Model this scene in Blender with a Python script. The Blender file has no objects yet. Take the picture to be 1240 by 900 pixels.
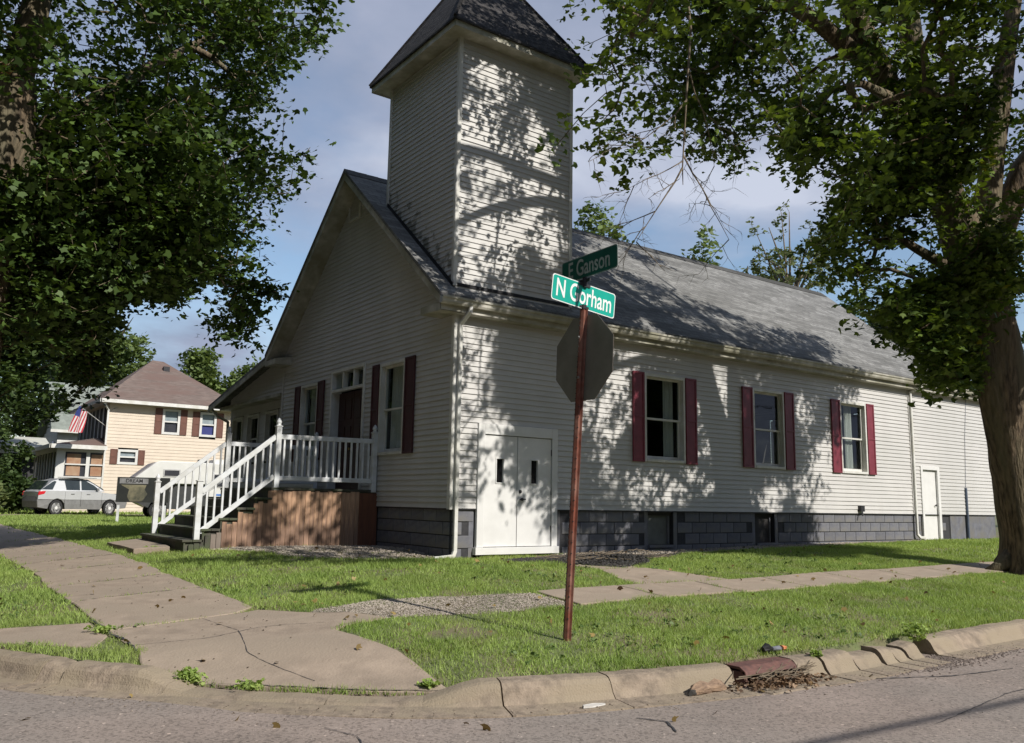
import bpy, bmesh, math, random
import numpy as np
from mathutils import Vector, Matrix, noise as mnoise
random.seed(7); rng = np.random.default_rng(7)
S = bpy.context.scene
COL = S.collection
R = math.radians

# ------------------------------------------------------------------ camera
CAM = Vector((-7.84, -12.59, 1.064)); YAW, PITCH, ROLL = R(54.169), R(8.733), R(1.002)
F_ = Vector((math.cos(YAW)*math.cos(PITCH), math.sin(YAW)*math.cos(PITCH), math.sin(PITCH)))
R_ = Vector((math.sin(YAW), -math.cos(YAW), 0)); U_ = R_.cross(F_)
R2 = R_*math.cos(ROLL)+U_*math.sin(ROLL); U2 = -R_*math.sin(ROLL)+U_*math.cos(ROLL)
cam = bpy.data.cameras.new('camera'); camo = bpy.data.objects.new('camera', cam); COL.objects.link(camo)
m = Matrix((R2, U2, -F_)).transposed().to_4x4(); m.translation = CAM; camo.matrix_world = m
cam.sensor_width = 36; cam.lens = 1036.136*36/1240; cam.clip_end = 2000; cam.clip_start = .05
S.camera = camo

# ------------------------------------------------------------------ light
SUN_TRAVEL = (-.259, .966); SUN_EL = R(40)
sd_ = Vector((SUN_TRAVEL[0]*math.cos(SUN_EL), SUN_TRAVEL[1]*math.cos(SUN_EL), -math.sin(SUN_EL))).normalized()
sl = bpy.data.lights.new('sun', 'SUN'); sl.energy = 5.0; sl.angle = R(.53); sl.color = (1, .945, .86)
so = bpy.data.objects.new('sun', sl); COL.objects.link(so); so.rotation_euler = sd_.to_track_quat('-Z', 'Y').to_euler()
so.location = (10, -30, 30)
W = bpy.data.worlds.new('World'); S.world = W; W.use_nodes = True
nt = W.node_tree; nt.nodes.clear(); N = nt.nodes.new; L = nt.links.new
out = N('ShaderNodeOutputWorld'); bg = N('ShaderNodeBackground'); sky = N('ShaderNodeTexSky')
sky.sky_type = 'NISHITA'; sky.sun_disc = False; sky.sun_elevation = SUN_EL
sky.sun_rotation = math.atan2(-SUN_TRAVEL[0], -SUN_TRAVEL[1])   # clockwise from +Y
sky.air_density = 1.1; sky.dust_density = .6; sky.altitude = 200
bg.inputs[1].default_value = .14
tc = N('ShaderNodeTexCoord'); sep = N('ShaderNodeSeparateXYZ'); L(tc.outputs['Generated'], sep.inputs[0])
def mth(op, a, b=None, c=None):
    n = N('ShaderNodeMath'); n.operation = op
    for i, v in enumerate((a, b, c)):
        if v is None: continue
        if isinstance(v, (int, float)): n.inputs[i].default_value = v
        else: L(v, n.inputs[i])
    return n.outputs[0]
zz = mth('ADD', mth('MAXIMUM', sep.outputs[2], 0.0), .22)
cx = mth('DIVIDE', sep.outputs[0], zz); cy = mth('DIVIDE', sep.outputs[1], zz)
cmb = N('ShaderNodeCombineXYZ'); L(cx, cmb.inputs[0]); L(cy, cmb.inputs[1]); cmb.inputs[2].default_value = 3.7
n1 = N('ShaderNodeTexNoise'); n1.inputs['Scale'].default_value = .85; n1.inputs['Detail'].default_value = 7; n1.inputs['Roughness'].default_value = .52
L(cmb.outputs[0], n1.inputs['Vector'])
n2 = N('ShaderNodeTexNoise'); n2.inputs['Scale'].default_value = 1.7; n2.inputs['Detail'].default_value = 6; n2.inputs['Roughness'].default_value = .55
mp = N('ShaderNodeMapping'); mp.inputs[1].default_value = (5, 2, 9); L(cmb.outputs[0], mp.inputs[0]); L(mp.outputs[0], n2.inputs['Vector'])
def ramp(fac, stops, tree=None):
    t = tree or nt
    r = t.nodes.new('ShaderNodeValToRGB'); e = r.color_ramp.elements
    while len(e) < len(stops): e.new(.5)
    for q, (p, c) in zip(e, stops):
        q.position = p; q.color = (*c, 1) if len(c) == 3 else c
    t.links.new(fac, r.inputs[0]); return r.outputs[0]
mask = ramp(n1.outputs[0], [(.43, (0, 0, 0)), (.55, (1, 1, 1))])
ccol = ramp(n2.outputs[0], [(.30, (.25, .31, .44)), (.5, (.37, .42, .56)), (.70, (.60, .65, .78))])
bg2 = N('ShaderNodeBackground'); L(ccol, bg2.inputs[0]); bg2.inputs[1].default_value = 1.0
mx = N('ShaderNodeMixShader'); L(mask, mx.inputs[0]); L(sky.outputs[0], bg.inputs[0]); L(bg.outputs[0], mx.inputs[1]); L(bg2.outputs[0], mx.inputs[2])
L(mx.outputs[0], out.inputs[0])
S.view_settings.view_transform = 'Standard'; S.view_settings.look = 'None'; S.view_settings.exposure = 0; S.view_settings.gamma = 1
S.view_settings.use_curve_mapping = False
S.cycles.max_bounces = 6; S.cycles.transparent_max_bounces = 12; S.cycles.diffuse_bounces = 2; S.cycles.caustics_reflective = False

# ------------------------------------------------------------------ terrain
CP = np.array([(90, -7.35), (14, -7.35), (4, -7.38), (1.3, -7.45), (-.8, -7.5), (-2.6, -7.27), (-4.05, -6.85), (-5.2, -6.0), (-6.05, -5.03), (-6.83, -3.79), (-7.5, -2.2), (-8.0, 0), (-8.2, 3), (-8.3, 90)], float)
def smooth_path(P, step=.12):
    out_ = []
    for i in range(len(P)-1):
        p0 = P[max(i-1, 0)]; p1 = P[i]; p2 = P[i+1]; p3 = P[min(i+2, len(P)-1)]
        Ls = np.linalg.norm(p2-p1); n = max(1, int(Ls/step)) if Ls < 15 else 12
        if Ls > 15 or i == 1 or i == 0: p0 = p1-(p2-p1); p3 = p2+(p2-p1)
        for k in range(n):
            t = k/n
            out_.append(.5*((2*p1)+(-p0+p2)*t+(2*p0-5*p1+4*p2-p3)*t*t+(-p0+3*p1-3*p2+p3)*t**3))
    out_.append(P[-1]); return np.array(out_)
def sdist(X, Y):
    X = np.atleast_1d(np.asarray(X, float)); Y = np.atleast_1d(np.asarray(Y, float))
    A = CP[:-1]; AB = CP[1:]-A; best = np.full(X.shape, 1e9); sg = np.ones(X.shape)
    for a, ab in zip(A, AB):
        px = X-a[0]; py = Y-a[1]; t = np.clip((px*ab[0]+py*ab[1])/(ab@ab), 0, 1)
        d = np.hypot(px-ab[0]*t, py-ab[1]*t); cr = ab[0]*py-ab[1]*px
        k = d < best; best = np.where(k, d, best); sg = np.where(k, np.where(cr > 0, -1, 1), sg)
    return best*sg
def sst(x): x = np.clip(x, 0, 1); return x*x*(3-2*x)
def Hn(X, Y):
    X = np.atleast_1d(np.asarray(X, float)); Y = np.atleast_1d(np.asarray(Y, float))
    d = sdist(X, Y)
    T = .11+.01*np.clip(X, 0, 15)+.09*sst(Y/2.); T = T+(.15-T)*sst((Y-8)/12)
    s = np.clip(d/5.4, 0, 1); s = s*(1.25-.25*s)
    z = -.30+(T+.30)*s
    ax_, ay_, bx_, by_ = -5.62, -5.42, -4.32, -6.68; t_c = np.clip(((X-ax_)*(bx_-ax_)+(Y-ay_)*(by_-ay_))/((bx_-ax_)**2+(by_-ay_)**2), 0, 1)
    z = z-.125*sst(1-np.hypot(X-ax_-(bx_-ax_)*t_c, Y-ay_-(by_-ay_)*t_c)/1.0)
    z = z + .012*np.sin(X*1.3+Y*.4)*np.sin(Y*1.7-X*.3)*np.clip(d, 0, 1)
    return z
def H(x, y): return float(Hn(x, y)[0])

# ------------------------------------------------------------------ materials
MATS = {}
def mat(name, c1, c2=None, rough=.7, scale=6., bump=0., bscale=None, metal=0., spec=.5, detail=5, rnd=0., stretch=None, c3=None, s3=1.2, coat=0., pos=(.35, .65)):
    if name in MATS: return MATS[name]
    mt = bpy.data.materials.new(name); mt.use_nodes = True; t = mt.node_tree; b = t.nodes['Principled BSDF']
    b.inputs['Roughness'].default_value = rough; b.inputs['Metallic'].default_value = metal; b.inputs['Specular IOR Level'].default_value = spec
    if coat: b.inputs['Coat Weight'].default_value = coat
    c2 = c2 or tuple(x*.8 for x in c1)
    tcn = t.nodes.new('ShaderNodeTexCoord'); src = tcn.outputs['Object']
    if stretch:
        mpn = t.nodes.new('ShaderNodeMapping'); mpn.inputs['Scale'].default_value = stretch; t.links.new(src, mpn.inputs[0]); src = mpn.outputs[0]
    nz = t.nodes.new('ShaderNodeTexNoise'); nz.inputs['Scale'].default_value = scale; nz.inputs['Detail'].default_value = detail; nz.inputs['Roughness'].default_value = .6
    t.links.new(src, nz.inputs['Vector'])
    col = ramp(nz.outputs[0], [(pos[0], c2), (pos[1], c1)], t)
    if c3:
        nb = t.nodes.new('ShaderNodeTexNoise'); nb.inputs['Scale'].default_value = s3; nb.inputs['Detail'].default_value = 4
        t.links.new(src, nb.inputs['Vector'])
        f = ramp(nb.outputs[0], [(.42, (0, 0, 0)), (.62, (1, 1, 1))], t)
        mixn = t.nodes.new('ShaderNodeMix'); mixn.data_type = 'RGBA'; t.links.new(f, mixn.inputs[0]); t.links.new(col, mixn.inputs[6]); mixn.inputs[7].default_value = (*c3, 1); col = mixn.outputs[2]
    if rnd:
        oi = t.nodes.new('ShaderNodeObjectInfo'); hs = t.nodes.new('ShaderNodeHueSaturation')
        mr = t.nodes.new('ShaderNodeMapRange'); mr.inputs[3].default_value = 1-rnd; mr.inputs[4].default_value = 1+rnd
        t.links.new(oi.outputs['Random'], mr.inputs[0]); t.links.new(mr.outputs[0], hs.inputs['Value']); t.links.new(col, hs.inputs['Color']); col = hs.outputs[0]
    t.links.new(col, b.inputs['Base Color'])
    if bump:
        n3 = t.nodes.new('ShaderNodeTexNoise'); n3.inputs['Scale'].default_value = bscale or scale*4; n3.inputs['Detail'].default_value = 6
        t.links.new(src, n3.inputs['Vector'])
        bn = t.nodes.new('ShaderNodeBump'); bn.inputs['Strength'].default_value = 1; bn.inputs['Distance'].default_value = bump
        t.links.new(n3.outputs[0], bn.inputs['Height']); t.links.new(bn.outputs[0], b.inputs['Normal'])
    MATS[name] = mt; return mt

def leafmat(name, dark, lite, trans=.35, tint=None):
    mt = bpy.data.materials.new(name); mt.use_nodes = True; t = mt.node_tree; b = t.nodes['Principled BSDF']; o = t.nodes['Material Output']
    g = t.nodes.new('ShaderNodeNewGeometry'); tcn = t.nodes.new('ShaderNodeTexCoord')
    nz = t.nodes.new('ShaderNodeTexNoise'); nz.inputs['Scale'].default_value = .8; t.links.new(tcn.outputs['Object'], nz.inputs['Vector'])
    ad = t.nodes.new('ShaderNodeMath'); ad.operation = 'MULTIPLY_ADD'; ad.inputs[1].default_value = .6; t.links.new(g.outputs['Random Per Island'], ad.inputs[0])
    m2 = t.nodes.new('ShaderNodeMath'); m2.operation = 'MULTIPLY_ADD'; m2.inputs[1].default_value = .9; m2.inputs[2].default_value = -.25; t.links.new(nz.outputs[0], m2.inputs[0]); t.links.new(m2.outputs[0], ad.inputs[2])
    mid = tuple((a+c)/2 for a, c in zip(dark, lite))
    st = [(.1, dark), (.5, mid), (.9, lite)]
    if tint: st.append((.97, tint))
    c = ramp(ad.outputs[0], st, t); t.links.new(c, b.inputs['Base Color']); b.inputs['Roughness'].default_value = .55; b.inputs['Specular IOR Level'].default_value = .3
    tr = t.nodes.new('ShaderNodeBsdfTranslucent'); hs = t.nodes.new('ShaderNodeHueSaturation'); hs.inputs['Value'].default_value = 1.25; hs.inputs['Saturation'].default_value = 1.15
    hs.inputs['Hue'].default_value = .485
    t.links.new(c, hs.inputs['Color']); t.links.new(hs.outputs[0], tr.inputs[0])
    ms = t.nodes.new('ShaderNodeMixShader'); ms.inputs[0].default_value = trans; t.links.new(b.outputs[0], ms.inputs[1]); t.links.new(tr.outputs[0], ms.inputs[2]); t.links.new(ms.outputs[0], o.inputs[0])
    MATS[name] = mt; return mt

def glassmat(name='window glass', tint=.9):
    mt = bpy.data.materials.new(name); mt.use_nodes = True; t = mt.node_tree; t.nodes.remove(t.nodes['Principled BSDF']); o = t.nodes['Material Output']
    tr = t.nodes.new('ShaderNodeBsdfTransparent'); tr.inputs[0].default_value = (tint*.93, tint, tint*.98, 1)
    gl = t.nodes.new('ShaderNodeBsdfGlossy'); gl.inputs['Roughness'].default_value = .03; gl.inputs[0].default_value = (.9, .95, 1, 1)
    lw = t.nodes.new('ShaderNodeLayerWeight'); fr = t.nodes.new('ShaderNodeMath'); fr.operation = 'MULTIPLY_ADD'; pw = t.nodes.new('ShaderNodeMath'); pw.operation = 'POWER'; pw.inputs[1].default_value = 4.; t.links.new(lw.outputs['Facing'], pw.inputs[0]); t.links.new(pw.outputs[0], fr.inputs[0]); fr.inputs[1].default_value = .8; fr.inputs[2].default_value = .04
    tcn = t.nodes.new('ShaderNodeTexCoord'); nz = t.nodes.new('ShaderNodeTexNoise'); nz.inputs['Scale'].default_value = 1.5; t.links.new(tcn.outputs['Object'], nz.inputs['Vector'])
    bn = t.nodes.new('ShaderNodeBump'); bn.inputs['Distance'].default_value = .004; t.links.new(nz.outputs[0], bn.inputs['Height']); t.links.new(bn.outputs[0], gl.inputs['Normal'])
    ms = t.nodes.new('ShaderNodeMixShader'); t.links.new(fr.outputs[0], ms.inputs[0]); t.links.new(tr.outputs[0], ms.inputs[1]); t.links.new(gl.outputs[0], ms.inputs[2]); t.links.new(ms.outputs[0], o.inputs[0])
    MATS[name] = mt; return mt

SID = mat('grey vinyl siding', (.60, .59, .575), (.55, .54, .53), .55, 1.6, .0008, 60, detail=6, c3=(.53, .525, .51), s3=.5)
TRIM = mat('white trim paint', (.74, .74, .72), (.64, .64, .61), .5, 7, .0006, 40, c3=(.60, .59, .54), s3=2.5)
FASC = mat('weathered fascia paint', (.56, .54, .48), (.36, .35, .29), .6, 5, .001, 30, c3=(.28, .27, .20), s3=1.6)
DOORP = mat('white door paint', (.76, .76, .75), (.70, .70, .69), .45, 3, .0004, 30)
SHUT = mat('burgundy shutter paint', (.215, .035, .055), (.16, .025, .04), .5, 5, .0008, 30, rnd=.08)
ROOF = mat('grey asphalt shingles', (.29, .29, .28), (.155, .155, .155), .95, 9, .008, 45, stretch=(1, 3.5, 3.5), c3=(.165, .165, .16), s3=.8, spec=.2)
TROOF = mat('dark tower shingles', (.085, .08, .08), (.025, .025, .027), .95, 6, .02, 30, stretch=(1, 1, 3), spec=.2)
BLOCK = mat('grey painted block', (.19, .195, .225), (.12, .124, .148), .85, 5, .003, 60, rnd=.12, c3=(.17, .165, .16), s3=3)
MORT = mat('dark mortar', (.05, .05, .055), (.035, .035, .04), .9, 20)
WHITEV = mat('white vinyl rail', (.78, .80, .82), (.66, .69, .72), .4, 4, .0004, 20, c3=(.60, .61, .60), s3=5)
CEDAR = mat('cedar skirt boards', (.60, .38, .24), (.40, .24, .15), .8, 3, .002, 18, rnd=.28, stretch=(6, 6, .8), c3=(.27, .17, .12), s3=2)
OLDW = mat('weathered deck timber', (.10, .095, .075), (.05, .048, .04), .85, 3, .003, 20, stretch=(2, 2, 2), c3=(.07, .085, .045), s3=2)
CONC = mat('old concrete', (.40, .32, .25), (.25, .20, .155), .9, 3.5, .006, 45, rnd=.03, c3=(.30, .245, .19), s3=1.3, detail=12, pos=(.3, .72))
CURB = mat('curb concrete', (.345, .275, .21), (.18, .145, .11), .92, 9, .009, 60, rnd=.06, c3=(.28, .23, .165), s3=2.2, detail=8)
SOIL = mat('lawn soil', (.15, .18, .07), (.10, .115, .05), .95, 4, .01, 20, c3=(.16, .135, .08), s3=1.5)
GRAV = mat('pale gravel', (.46, .41, .36), (.26, .23, .20), .9, 1.5, rnd=.1)
BARK = mat('maple bark', (.24, .18, .12), (.055, .044, .034), .95, 7, .06, 9, stretch=(2.2, 2.2, .45), c3=(.17, .15, .10), s3=1, spec=.15)
TWIG = mat('dry twig', (.22, .18, .13), (.12, .09, .06), .9, 10)
RUST = mat('rusty sign post paint', (.20, .062, .038), (.10, .035, .025), .55, 14, .001, 60, c3=(.24, .12, .09), s3=6)
ALU = mat('grey aluminium sign back', (.25, .25, .22), (.19, .19, .165), .45, 3, metal=.3)
DARKM = mat('dark metal', (.05, .05, .055), (.03, .03, .035), .5, 10, metal=.5)
BLACK = mat('black rubber', (.02, .02, .022), (.012, .012, .013), .7, 10)
GLASS = glassmat()
CURT = mat('white curtain', (.6, .6, .58), (.45, .45, .44), .9, 2, stretch=(14, 14, .2))
INT = mat('dim interior paint', (.06, .055, .05), (.03, .028, .025), .9, 2)
MAROON = mat('maroon door paint', (.045, .011, .010), (.03, .008, .007), .5, 3, .0005, 20)
def stains(mt, roofline):
    t = mt.node_tree; b = t.nodes['Principled BSDF']; old = b.inputs['Base Color'].links[0].from_socket; tcn = t.nodes.new('ShaderNodeTexCoord'); mp_ = t.nodes.new('ShaderNodeMapping'); mp_.inputs['Scale'].default_value = (2.2, 2.2, .3); t.links.new(tcn.outputs['Object'], mp_.inputs[0])
    nz = t.nodes.new('ShaderNodeTexNoise'); nz.inputs['Scale'].default_value = 1.; nz.inputs['Detail'].default_value = 5; t.links.new(mp_.outputs[0], nz.inputs[0]); f = ramp(nz.outputs[0], [(.45, (1, 1, 1)), (.8, (.93, .925, .91))], t)
    mm = t.nodes.new('ShaderNodeMix'); mm.data_type = 'RGBA'; mm.blend_type = 'MULTIPLY'; mm.inputs[0].default_value = 1; t.links.new(old, mm.inputs[6]); t.links.new(f, mm.inputs[7]); old = mm.outputs[2]
    if roofline:                                          # mildew creeping up the tower boards from the roof
        sp_ = t.nodes.new('ShaderNodeSeparateXYZ'); t.links.new(tcn.outputs['Object'], sp_.inputs[0])
        def M(op, a, c, e=None):
            n = t.nodes.new('ShaderNodeMath'); n.operation = op
            for i, v in enumerate((a, c, e)):
                if v is None: continue
                if isinstance(v, (int, float)): n.inputs[i].default_value = v
                else: t.links.new(v, n.inputs[i])
            return n.outputs[0]
        hgt = M('SUBTRACT', sp_.outputs[2], M('MULTIPLY_ADD', sp_.outputs[1], .836, 4.73)); n2_ = t.nodes.new('ShaderNodeTexNoise'); n2_.inputs['Scale'].default_value = 6; n2_.inputs['Detail'].default_value = 7; t.links.new(tcn.outputs['Object'], n2_.inputs[0])
        v = M('SUBTRACT', n2_.outputs[0], M('MULTIPLY', M('MAXIMUM', hgt, 0.), .32)); front = M('LESS_THAN', sp_.outputs[0], -.03)
        f2 = ramp(v, [(.40, (0, 0, 0)), (.50, (1, 1, 1))], t); f3 = M('MULTIPLY', M('MULTIPLY', f2, .75), front)
        m2 = t.nodes.new('ShaderNodeMix'); m2.data_type = 'RGBA'; t.links.new(f3, m2.inputs[0]); t.links.new(old, m2.inputs[6]); m2.inputs[7].default_value = (.12, .125, .10, 1); old = m2.outputs[2]
    t.links.new(old, b.inputs['Base Color'])
TSID = mat('tower siding', (.60, .59, .575), (.55, .54, .53), .55, 1.6, .0008, 60, detail=6, c3=(.53, .525, .51), s3=.5)
stains(SID, False); stains(TSID, True); stains(FASC, False); stains(TRIM, False)
# shingle course relief on the roof material
for rm, sc in ((ROOF, 1.), (TROOF, 1.)):
    t = rm.node_tree; b = t.nodes['Principled BSDF']
    uvn = t.nodes.new('ShaderNodeUVMap'); br = t.nodes.new('ShaderNodeTexBrick'); t.links.new(uvn.outputs[0], br.inputs[0])
    br.inputs['Scale'].default_value = 1; br.inputs['Brick Width'].default_value = .31; br.inputs['Row Height'].default_value = .14; br.inputs['Mortar Size'].default_value = .006; br.inputs['Mortar Smooth'].default_value = .3
    br.inputs['Color1'].default_value = (.75, .75, .75, 1); br.inputs['Color2'].default_value = (1.2, 1.2, 1.2, 1); br.inputs['Mortar'].default_value = (.35, .35, .35, 1)
    old = b.inputs['Base Color'].links[0].from_socket
    mm = t.nodes.new('ShaderNodeMix'); mm.data_type = 'RGBA'; mm.blend_type = 'MULTIPLY'; mm.inputs[0].default_value = .9
    t.links.new(old, mm.inputs[6]); t.links.new(br.outputs[0], mm.inputs[7]); t.links.new(mm.outputs[2], b.inputs['Base Color'])

# asphalt: speckled aggregate
def asphalt():
    mt = mat('asphalt', (.34, .28, .245), (.24, .20, .175), .92, 1.1, .006, 120, c3=(.28, .245, .22), s3=.35, detail=8, spec=.3)
    t = mt.node_tree; b = t.nodes['Principled BSDF']; old = b.inputs['Base Color'].links[0].from_socket
    tcn = t.nodes.new('ShaderNodeTexCoord'); v = t.nodes.new('ShaderNodeTexVoronoi'); v.inputs['Scale'].default_value = 55; t.links.new(tcn.outputs['Object'], v.inputs[0])
    c = ramp(v.outputs['Color'], [(.1, (.55, .55, .55)), (.5, (1, 1, 1)), (.9, (1.0, 1.0, 1.0)), (.97, (1.9, 1.85, 1.8))], t)
    mm = t.nodes.new('ShaderNodeMix'); mm.data_type = 'RGBA'; mm.blend_type = 'MULTIPLY'; mm.inputs[0].default_value = 1
    t.links.new(old, mm.inputs[6]); t.links.new(c, mm.inputs[7]); t.links.new(mm.outputs[2], b.inputs['Base Color']); return mt
ASPH = asphalt()

# ------------------------------------------------------------------ builders
WO = {}                                                 # world origin of every object made here
def thing(name, label, cat, loc, group=None, kind=None):
    o = bpy.data.objects.new(name, None); o.empty_display_size = .3; COL.objects.link(o); o.location = loc; WO[o.name] = Vector(loc)
    tag(o, label, cat, group, kind); return o
def tag(o, label=None, cat=None, group=None, kind=None):
    if label: o['label'] = label
    if cat: o['category'] = cat
    if group: o['group'] = group
    if kind: o['kind'] = kind
    return o
def link(name, me, parent=None, org=(0, 0, 0), kind=None, label=None, rz=0):
    o = bpy.data.objects.new(name, me); COL.objects.link(o); org = Vector(org); WO[o.name] = org
    if parent is not None: o.parent = parent; o.location = org-WO[parent.name]
    else: o.location = org
    if rz: o.rotation_euler.z = rz
    if kind: o['kind'] = kind
    if label: o['label'] = label
    return o
class MB:
    def __init__(s): s.v = []; s.f = []; s.mi = []; s.uv = None
    def add(s, vs, fs, mi=0):
        k = len(s.v); s.v += [tuple(v) for v in vs]; s.f += [tuple(i+k for i in f) for f in fs]; s.mi += [mi]*len(fs)
    def box(s, x0, x1, y0, y1, z0, z1, mi=0):
        s.add([(x0, y0, z0), (x1, y0, z0), (x1, y1, z0), (x0, y1, z0), (x0, y0, z1), (x1, y0, z1), (x1, y1, z1), (x0, y1, z1)],
              [(0, 3, 2, 1), (4, 5, 6, 7), (0, 1, 5, 4), (1, 2, 6, 5), (2, 3, 7, 6), (3, 0, 4, 7)], mi)
    def hexa(s, p, mi=0):                                # 8 points, bottom ring then top ring
        s.add(p, [(0, 3, 2, 1), (4, 5, 6, 7), (0, 1, 5, 4), (1, 2, 6, 5), (2, 3, 7, 6), (3, 0, 4, 7)], mi)
    def fbox(s, fr, u0, u1, n0, n1, z0, z1, mi=0):       # box in a wall frame: along, outwards, up
        s.hexa([fr(u0, n0, z0), fr(u1, n0, z0), fr(u1, n1, z0), fr(u0, n1, z0), fr(u0, n0, z1), fr(u1, n0, z1), fr(u1, n1, z1), fr(u0, n1, z1)], mi)
    def bar(s, a, b, w, h, up=(0, 0, 1), mi=0):          # rectangular bar from a to b
        a = Vector(a); b = Vector(b); d = (b-a).normalized(); sx = d.cross(Vector(up)).normalized()*w/2; uy = sx.cross(d).normalized()*h/2
        s.hexa([a-sx-uy, a+sx-uy, b+sx-uy, b-sx-uy, a-sx+uy, a+sx+uy, b+sx+uy, b-sx+uy], mi)
    def tube(s, pts, rad, n=8, caps=True, mi=0, jit=0):
        pts = [Vector(p) for p in pts]; rad = rad if hasattr(rad, '__len__') else [rad]*len(pts); k0 = len(s.v); ref = None
        for i, p in enumerate(pts):
            d = (pts[min(i+1, len(pts)-1)]-pts[max(i-1, 0)]).normalized()
            if ref is None: ref = d.orthogonal().normalized()
            ref = (ref-d*ref.dot(d)).normalized(); q = d.cross(ref)
            for j in range(n):
                a = 2*math.pi*j/n; r = rad[i]*(1+(random.uniform(-jit, jit) if jit else 0)); s.v.append(tuple(p+ref*math.cos(a)*r+q*math.sin(a)*r))
        for i in range(len(pts)-1):
            for j in range(n):
                a = k0+i*n+j; b = k0+i*n+(j+1) % n; s.f.append((a, b, b+n, a+n)); s.mi.append(mi)
        if caps:
            s.f.append(tuple(k0+j for j in range(n))[::-1]); s.f.append(tuple(k0+(len(pts)-1)*n+j for j in range(n))); s.mi += [mi, mi]
    def lathe(s, c, prof, n=12, axis='z', mi=0):
        k0 = len(s.v)
        for r, h in prof:
            for j in range(n):
                a = 2*math.pi*j/n; u, w = r*math.cos(a), r*math.sin(a)
                p = {'z': (u, w, h), 'y': (u, h, w), 'x': (h, u, w)}[axis]; s.v.append((c[0]+p[0], c[1]+p[1], c[2]+p[2]))
        for i in range(len(prof)-1):
            for j in range(n):
                a = k0+i*n+j; b = k0+i*n+(j+1) % n; s.f.append((a, b, b+n, a+n)); s.mi.append(mi)
        s.f.append(tuple(k0+j for j in range(n))); s.f.append(tuple(k0+(len(prof)-1)*n+j for j in range(n))[::-1]); s.mi += [mi, mi]
    def prism(s, poly, fn0, fn1, mi=0):                  # extrude 2D polygon between two mappings
        n = len(poly); s.add([fn0(*p) for p in poly]+[fn1(*p) for p in poly], [tuple(range(n))[::-1], tuple(range(n, 2*n))]+[(i, (i+1) % n, n+(i+1) % n, n+i) for i in range(n)], mi)
    def mesh(s, name, mats, org, smooth=False, bevel=0, seg=1):
        me = bpy.data.meshes.new(name); o = Vector(org)
        me.from_pydata([Vector(v)-o for v in s.v], [], s.f)
        for mt in (mats if isinstance(mats, (list, tuple)) else [mats]): me.materials.append(mt)
        if len(me.materials) > 1: me.polygons.foreach_set('material_index', s.mi)
        bm = bmesh.new(); bm.from_mesh(me); bmesh.ops.recalc_face_normals(bm, faces=bm.faces)
        if bevel: bmesh.ops.bevel(bm, geom=[e for e in bm.edges if len(e.link_faces) == 2 and e.calc_face_angle(0) > .5], offset=bevel, segments=seg, affect='EDGES', profile=.6)
        bm.to_mesh(me); bm.free()
        if smooth: me.polygons.foreach_set('use_smooth', [True]*len(me.polygons))
        me.update(); return me
    def build(s, name, mats, parent=None, org=None, kind=None, label=None, **k):
        if org is None: org = WO[parent.name] if parent is not None else (0, 0, 0)
        return link(name, s.mesh(name, mats, org, **k), parent, org, kind, label)
def one(name, mats, parent, fn, **k):
    b = MB(); fn(b); return b.build(name, mats, parent, **k)
def npmesh(name, V, nper, mat_, kind=None, parent=None, org=(0, 0, 0), smooth=False):
    V = np.asarray(V, np.float32)-np.array(org, np.float32); nv = len(V); nf = nv//nper
    me = bpy.data.meshes.new(name); me.vertices.add(nv); me.vertices.foreach_set('co', V.ravel())
    me.loops.add(nv); me.loops.foreach_set('vertex_index', np.arange(nv, dtype=np.int32))
    me.polygons.add(nf); me.polygons.foreach_set('loop_start', np.arange(0, nv, nper, dtype=np.int32))
    me.materials.append(mat_); me.update(calc_edges=True)
    if smooth: me.polygons.foreach_set('use_smooth', [True]*nf)
    return link(name, me, parent, org, kind)
def FL(u, n, z): return (u, -n, z)                       # long side wall frame
def FF(u, n, z): return (-n, u, z)                       # front gable wall frame

# ------------------------------------------------------------------ ground, street, kerb, pavements
def gridmesh(name, xs, ys, zf, keep, mt, kind='structure'):
    X, Y = np.meshgrid(xs, ys); Z = zf(X.ravel(), Y.ravel()); V = np.stack([X.ravel(), Y.ravel(), Z], 1); nx = len(xs)
    ce = [(i, j) for j in range(len(ys)-1) for i in range(nx-1)]
    ci = np.array(ce); cxm = (xs[ci[:, 0]]+xs[ci[:, 0]+1])/2; cym = (ys[ci[:, 1]]+ys[ci[:, 1]+1])/2; k = keep(cxm, cym); ci = ci[k]
    a = ci[:, 1]*nx+ci[:, 0]; Fs = np.stack([a, a+1, a+1+nx, a+nx], 1)
    us, inv = np.unique(Fs, return_inverse=True); me = bpy.data.meshes.new(name); me.from_pydata(V[us].tolist(), [], inv.reshape(Fs.shape).tolist())
    me.materials.append(mt); me.polygons.foreach_set('use_smooth', [True]*len(me.polygons)); return link(name, me, kind=kind)
def seq(a, *steps):
    o = [a]
    for to, st in steps:
        while o[-1] < to-1e-6: o.append(min(o[-1]+st, to))
    return np.array(o)
gx = seq(-300, (-60, 40), (-14, 4), (-9, .5), (4, .16), (20, .3), (60, 3), (400, 40)); gy = seq(-300, (-60, 40), (-18, 4), (-8.2, .7), (0, .16), (12, .35), (60, 3), (600, 40))
def gz(X, Y):
    d = sdist(X, Y); z = Hn(X, Y)
    z = np.where(d < .12, -.62, z)
    far = (Y < -17.2) & (d < 0); z = np.where(far, -.28, z)
    far = (X < -17.5) & (d < 0); return np.where(far, -.28, z)
ground = gridmesh('ground', gx, gy, gz, lambda x, y: x == x, SOIL)
sx = seq(-17.5, (-9, .8), (6, .2), (30, .8), (200, 10)); sy = seq(-17.2, (-10, .3), (-3, .16), (10, .8), (200, 10))
def sz(X, Y): return -.452+.012*np.sin(X*.9+1)*np.sin(Y*.8)+.03*np.clip(-sdist(X, Y)-1, 0, 4)/4
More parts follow.
